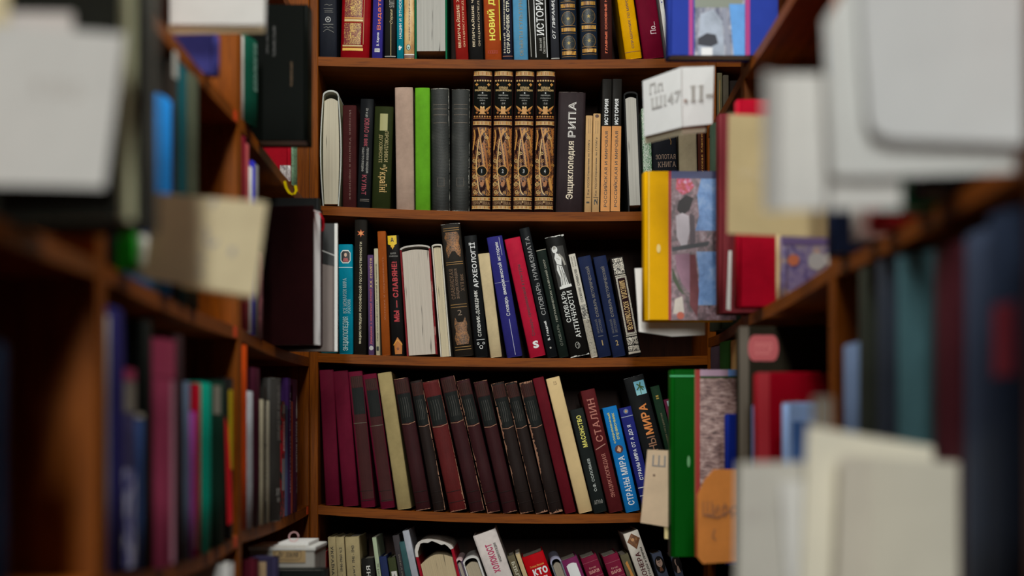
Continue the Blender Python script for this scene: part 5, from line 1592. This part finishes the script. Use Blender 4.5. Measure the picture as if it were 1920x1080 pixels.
# ===== right row, shelf in the middle
POR = ink((206, 54, 40))
orange = face_book('R', 1, 1206, 321, 'orange book with a red line and a building photograph on its cover', gloss((208, 156, 40)), d=2.68, t=.045, w=.15, near=[
    ('rect', .27, .30, 0, 1, ink((150, 28, 28))), ('rect', .30, 1, 0, .95, picture('dome', [(52, 44, 44), (96, 78, 84), (136, 108, 116), (170, 158, 166)], 90., .8)), ('rect', .30, 1, .95, 1, ink((70, 74, 110))),
    ('poly', [(.56, .6), (.6, .7), (.58, .84), (.62, .95), (1, .95), (1, .6)], picture('sky', [(84, 118, 172), (110, 146, 200), (150, 176, 214)], 40., 1.)), ('poly', [(.58, .1), (.6, .3), (.57, .46), (1, .46), (1, .1)], picture('sky', [], 40., 1.)),
    ('poly', [(.36, .95), (.5, .95), (.55, .9), (.5, .86), (.42, .84), (.35, .88)], picture('flag', [(120, 40, 60), (180, 60, 50), (190, 90, 140), (206, 190, 200)], 150., 1.)), ('poly', [(.38, .8), (.46, .84), (.54, .82), (.5, .74), (.42, .7), (.36, .74)], ink((36, 30, 34))),
    ('poly', [(.35, .7), (.42, .72), (.49, .7), (.5, .6), (.47, .5), (.42, .48), (.36, .56)], paper((206, 198, 206), .1)), ('poly', [(.5, .72), (.55, .7), (.56, .52), (.5, .5)], ink((82, 70, 78))), ('poly', [(.31, .46), (.7, .5), (.71, .53), (.31, .49)], ink((58, 58, 64))),
    ('poly', [(.34, .44), (.5, .45), (.52, .3), (.5, .18), (.42, .24), (.36, .34)], paper((150, 118, 134), .15)), ('poly', [(.5, .44), (.56, .44), (.6, .2), (.58, .02), (.5, .1)], paper((118, 74, 78), .2)), ('poly', [(.31, .28), (.38, .2), (.46, .16), (.4, .22), (.31, .36)], ink((62, 72, 50))), ('poly', [(.32, .04), (.44, .05), (.42, .16), (.34, .14)], paper((196, 186, 178), .2)), ('disc', .4, .03, .006, ink((170, 80, 60)), .006),
    ('disc', .165, .48, .0032, ink((216, 188, 120)), .007), ('rect', .055, .065, 0, 1, ink((226, 180, 80)))])
slip('paper_sheet', 'white folded sheet standing out behind the orange book', 'paper', [(1190, 503), (1300, 500), (1322, 602), (1322, 628), (1260, 631), (1198, 622)], 2.745, paper((214, 210, 206), .05), .003)
row_book('R', 1, 1328, 1345, 226, 'dark green cloth book beside the orange one', worn((78, 100, 84), (120, 134, 118), .68), xf=.352, tmax=.05)
face_book('R', 1, 1346, 213, 'dull red cloth book between the dark green one and the tan card', worn((112, 40, 46), (180, 150, 140), .7), d=2.56, t=.04, w=.17)
slip('paper_slip', 'narrow white slip between the dull red book and the bright red one', 'paper slip', [(1366, 470), (1372, 470), (1370, 582), (1362, 580)], 2.5, PWH, .002)
face_book('R', 1, 1380, 186, 'tall red book behind the tan card on the right', cloth((158, 22, 40), .5), d=2.42, t=.035, w=.16, near=[('rect', .38, .52, .86, .94, ink((176, 110, 60)))])
RDB = gloss((150, 16, 30))
face_book('R', 1, 1456, 436, 'cream edged book between the red one and the picture book', paper((205, 180, 140), .05), d=2.36, t=.012, w=.14, soft=True)
face_book('R', 1, 1466, 442, 'purple and grey picture book on the middle right shelf', picture('garden', [(70, 60, 110), (120, 110, 150), (150, 140, 148), (190, 150, 130)], 50., 1.), d=2.30, t=.03, w=.16, near=[('rect', 0, 1, .86, 1, ink((104, 88, 132))), ('disc', .1, .62, .008, ink((190, 110, 80))), ('disc', .3, .6, .012, ink((170, 170, 170))), ('disc', .42, .64, .01, ink((180, 178, 176)))])
slip('card', 'tan card in front of the red book on the middle right shelf', 'card', [(1366, 214), (1560, 222), (1560, 446), (1364, 438)], 2.02, PCR, .0016, marks=[TX('1968', .1, .34, .45, .56, 'h', ink((186, 168, 130)))])

# lower right shelf
row_book('R', 2, 1330, 1346, 648, 'purple grey book deep on the lower right shelf', cloth((72, 58, 66), .6), tmax=.05, w=.1)
row_book('R', 2, 1347, 1366, 638, 'small green book deep on the lower right shelf, above the big green one', cloth((74, 150, 76), .5), tmax=.06, w=.1)
row_book('R', 2, 1367, 1379, 636, 'tan book deep on the lower right shelf, beside the small green one', paper((190, 150, 100), .08), tmax=.05, w=.1)
PTXT = picture('text', [(70, 52, 50), (120, 92, 90), (164, 136, 130), (190, 168, 164)], 70., 3.2)
green = face_book('R', 2, 1256, 693, 'bright green book with a red line and a printed photograph cover', gloss((4, 72, 18)), d=2.656, t=.045, w=.15, near=[
    ('rect', .26, .275, 0, 1, ink((120, 70, 30))), ('rect', .275, .32, 0, 1, ink((150, 36, 28))), ('rect', .32, 1, 0, .955, PTXT), ('rect', .32, .62, .965, 1, ink((170, 140, 160))), ('rect', .62, 1, .965, 1, ink((110, 150, 220))), ('rect', .38, .6, .24, .29, ink((110, 60, 84))), ('disc', .2, .51, .0025, ink((96, 150, 100)), .009), ('rect', 0, .26, .962, .97, ink((70, 170, 110)))])  # thin lighter green strip paints the lit top rim
slip('card', 'tan card with a stamped letter standing out beside the bright green book', 'card', [(1214, 843), (1262, 845), (1262, 990), (1201, 980)], 2.7015, paper((196, 172, 146), .08), .003, marks=[TX('Ш', .22, .72, .78, .93, 'h', ink((120, 116, 116))), ('disc', .32, .66, .0018, ink((90, 60, 50)))])
slip('card', 'narrow cream card behind the tan one beside the bright green book', 'card', [(1244, 920), (1262, 920), (1262, 1012), (1246, 1010)], 2.705, paper((214, 196, 146), .06), .003)
face_book('R', 2, 1360, 776, 'thin navy blue book beside the bright green one', cloth((20, 34, 110), .5), d=2.50, t=.02, w=.14)
face_book('R', 2, 1386, 612, 'dark olive book with a rounded pink label', cloth((36, 32, 24), .55), d=2.34, t=.05, w=.17, near=[
    ('rect', 0, .08, 0, 1, ink((84, 74, 62))), ('rect', .12, .28, .86, .965, ink((170, 74, 78))), ('disc', .12, .912, .008, ink((170, 74, 78)), .018), ('disc', .28, .912, .008, ink((170, 74, 78)), .018), TX('СССР', .13, .27, .885, .935, 'h', ink((196, 110, 110)))])
slip('paper_slip', 'pale blue slip between the olive and the bright red books', 'paper slip', [(1410, 760), (1424, 758), (1424, 880), (1410, 880)], 2.24, paper((130, 150, 200), .05), .002)
face_book('R', 2, 1420, 698, 'bright red book with faint gold lines on its cover, lower right shelf', gloss((146, 14, 30)), d=2.16, t=.05, w=.16, near=[
    ('rect', 0, .1, 0, 1, ink((170, 20, 36))), TX('ИСТОРИЯ', .2, .75, .82, .87, 'h', ink((140, 60, 40))), TX('ВЕЛИКОЙ', .2, .75, .72, .77, 'h', ink((140, 60, 40))), TX('СТРАНЫ', .2, .75, .62, .67, 'h', ink((140, 60, 40))), TX('том', .2, .5, .5, .54, 'h', ink((140, 60, 40)))])
face_book('R', 2, 1471, 755, 'small pale blue book with a darker blue panel, lower right shelf', gloss((140, 164, 206)), d=2.02, t=.03, w=.14, near=[('rect', .07, .42, 0, .9, ink((44, 84, 146)))])
slip('card', 'orange tan card with clipped corners and handwriting, lower right', 'card', [(1340, 880), (1386, 880), (1386, 1053), (1318, 1057), (1308, 1045), (1308, 930), (1322, 900)], 2.40, paper((196, 124, 66), .1), .012, marks=None)
mk = MB()
org = P(1310, 1050, 2.40)
def mpo(u, v, l):
    return P(1310, 1055, 2.40 - .0 - l).lerp(P(1386, 1055, 2.40 - l), u) + Vector((0, -.0002, v * 175 * 2.40 / F)) - org
deco(mk, [TX('Ши', .1, .5, .5, .66, 'h', ink((130, 84, 56))), ('line', [(.2, .5), (.48, .48), (.8, .56)], .0024, ink((130, 84, 56))), TX('фр', .55, .95, .48, .64, 'h', ink((130, 84, 56))), ('line', [(.4, .36), (.34, .28), (.42, .24)], .002, ink((140, 92, 60)))], mpo, .058, .135)
cardo = [ob for ob in bpy.data.objects if ob.get('label', '').startswith('orange tan card')][0]
mo = mk.build('handwriting', cardo)
mo.location = org - cardo.location

# ===== right row, near bay
rb = [(1578, 1606, 640, 'pale blue narrow book beside the wooden upright, right', (100, 116, 144), ()),
      (1606, 1640, 492, 'blackish olive book on the right, behind the blurred cards', (44, 48, 42), ()),
      (1640, 1682, 476, 'dark slate book on the right, beside the grey teal one', (46, 52, 62), ()),
      (1678, 1748, 466, 'large grey teal book in the blurred right row', (64, 92, 98), ()),
      (1748, 1806, 448, 'dark maroon book in the blurred right row', (64, 28, 34), ()),
      (1804, 1850, 424, 'slate navy book in the blurred right row', (52, 60, 78), ()),
      (1848, 1930, 380, 'big navy black book with a red band at the right edge', (32, 40, 56), [('rect', .15, .7, 560, 700, ink((110, 24, 40)))])]
for a, b, yt, lb, c, its in rb:
    row_book('R', 2, a, b, yt, lb, cloth(c, .5), its, tmax=.062, w=.2)
row_book('R', 2, 1930, 2040, 360, 'navy book cut by the right edge of the view', cloth((30, 40, 62), .5), tmax=.06, w=.2)
face_book('R', 1, 1560, 60, 'navy book rising behind the white cards, upper right', cloth((34, 44, 70), .5), d=1.80, t=.04, w=.15)
face_book('R', 1, 1602, 240, 'white book under the white cards, upper right', cloth((196, 190, 184), .5), d=1.66, t=.03, w=.15)
face_book('R', 1, 1640, 240, 'red book under the white cards, upper right', cloth((176, 50, 56), .5), d=1.58, t=.03, w=.13)
face_book('R', 1, 1672, 220, 'green book with a yellow spot under the white cards, upper right', cloth((30, 120, 80), .5), d=1.45, t=.04, w=.09, near=[('disc', .5, .2, .008, ink((160, 180, 60)))])
face_book('R', 1, 1728, 230, 'black stand-in for the dark gap under the white cards, upper right', cloth((30, 28, 28), .5), d=1.37, t=.05, w=.13)  # black block put where there is only a dark gap
slip('card', 'white card standing out at the upper right, the smaller blurred one', 'card', [(1452, 138), (1640, 140), (1672, 392), (1450, 394)], 1.245, PWH, .0014)
slip('card', 'white bent card strip beside the smaller blurred card, upper right', 'card', [(1432, 132, 1.245), (1464, 140, 1.23), (1464, 396, 1.23), (1432, 396, 1.245)], 1.24, PWH, .0016)
slip('card', 'tall white card at the upper right, behind the biggest one', 'card', [(1548, 34), (1690, 34), (1690, 392), (1556, 392)], 1.225, PWH, .0014)
slip('card', 'wide white card at the upper right, lowest of the blurred stack', 'card', [(1612, -60), (1940, -60), (1940, 320), (1640, 332), (1560, 330), (1545, 40)], 1.21, paper((206, 206, 204), .03), .0014)
slip('card', 'big white catalogue card with a rounded corner, frontmost at upper right', 'card', [(1608, -60), (1940, -60), (1940, 272), (1680, 262), (1642, 250), (1628, 222)], 1.19, paper((208, 209, 210), .03), .0014, marks=None)
slip('card', 'grey card standing out at the lower right beside the orange tan one', 'card', [(1384, 868), (1524, 866), (1524, 1110), (1380, 1110)], 1.40, PGR, .0014, marks=[TX('Ш', .1, .3, .56, .66, 'h', ink((168, 160, 154))), TX('36', .5, .7, .58, .68, 'h', ink((170, 162, 156)))])
slip('card', 'white card strip at the lower right between two grey cards', 'card', [(1462, 905), (1530, 902), (1530, 1110), (1478, 1110)], 1.39, PWH, .0014)
slip('card', 'large cream card with a slanted top edge at the lower right', 'card', [(1514, 798), (1750, 838), (1750, 1120), (1500, 1120)], 1.375, paper((214, 208, 192), .03), .0014)
root = thing('card', 'folded grey cream card frontmost at the lower right', 'card', P(1640, 1100, 1.35))
o = P(1640, 1100, 1.35)
leaf('leaf', [P(1576, 852, 1.345), P(1640, 856, 1.362), P(1636, 1120, 1.362), P(1566, 1120, 1.345)], [], paper((206, 198, 184), .03))
leaf('leaf', [P(1640, 856, 1.362), P(1858, 872, 1.345), P(1853, 1120, 1.345), P(1636, 1120, 1.362)], [], paper((196, 190, 176), .03))
slip('card', 'drab grey card upright beside the wooden upright, lower right', 'card', [(1524, 744), (1560, 744), (1560, 880), (1524, 880)], 1.3775, paper((112, 104, 94), .05), .0014)

# clean up the lettering helper
bpy.data.objects.remove(_fo)
bpy.data.curves.remove(_fc)
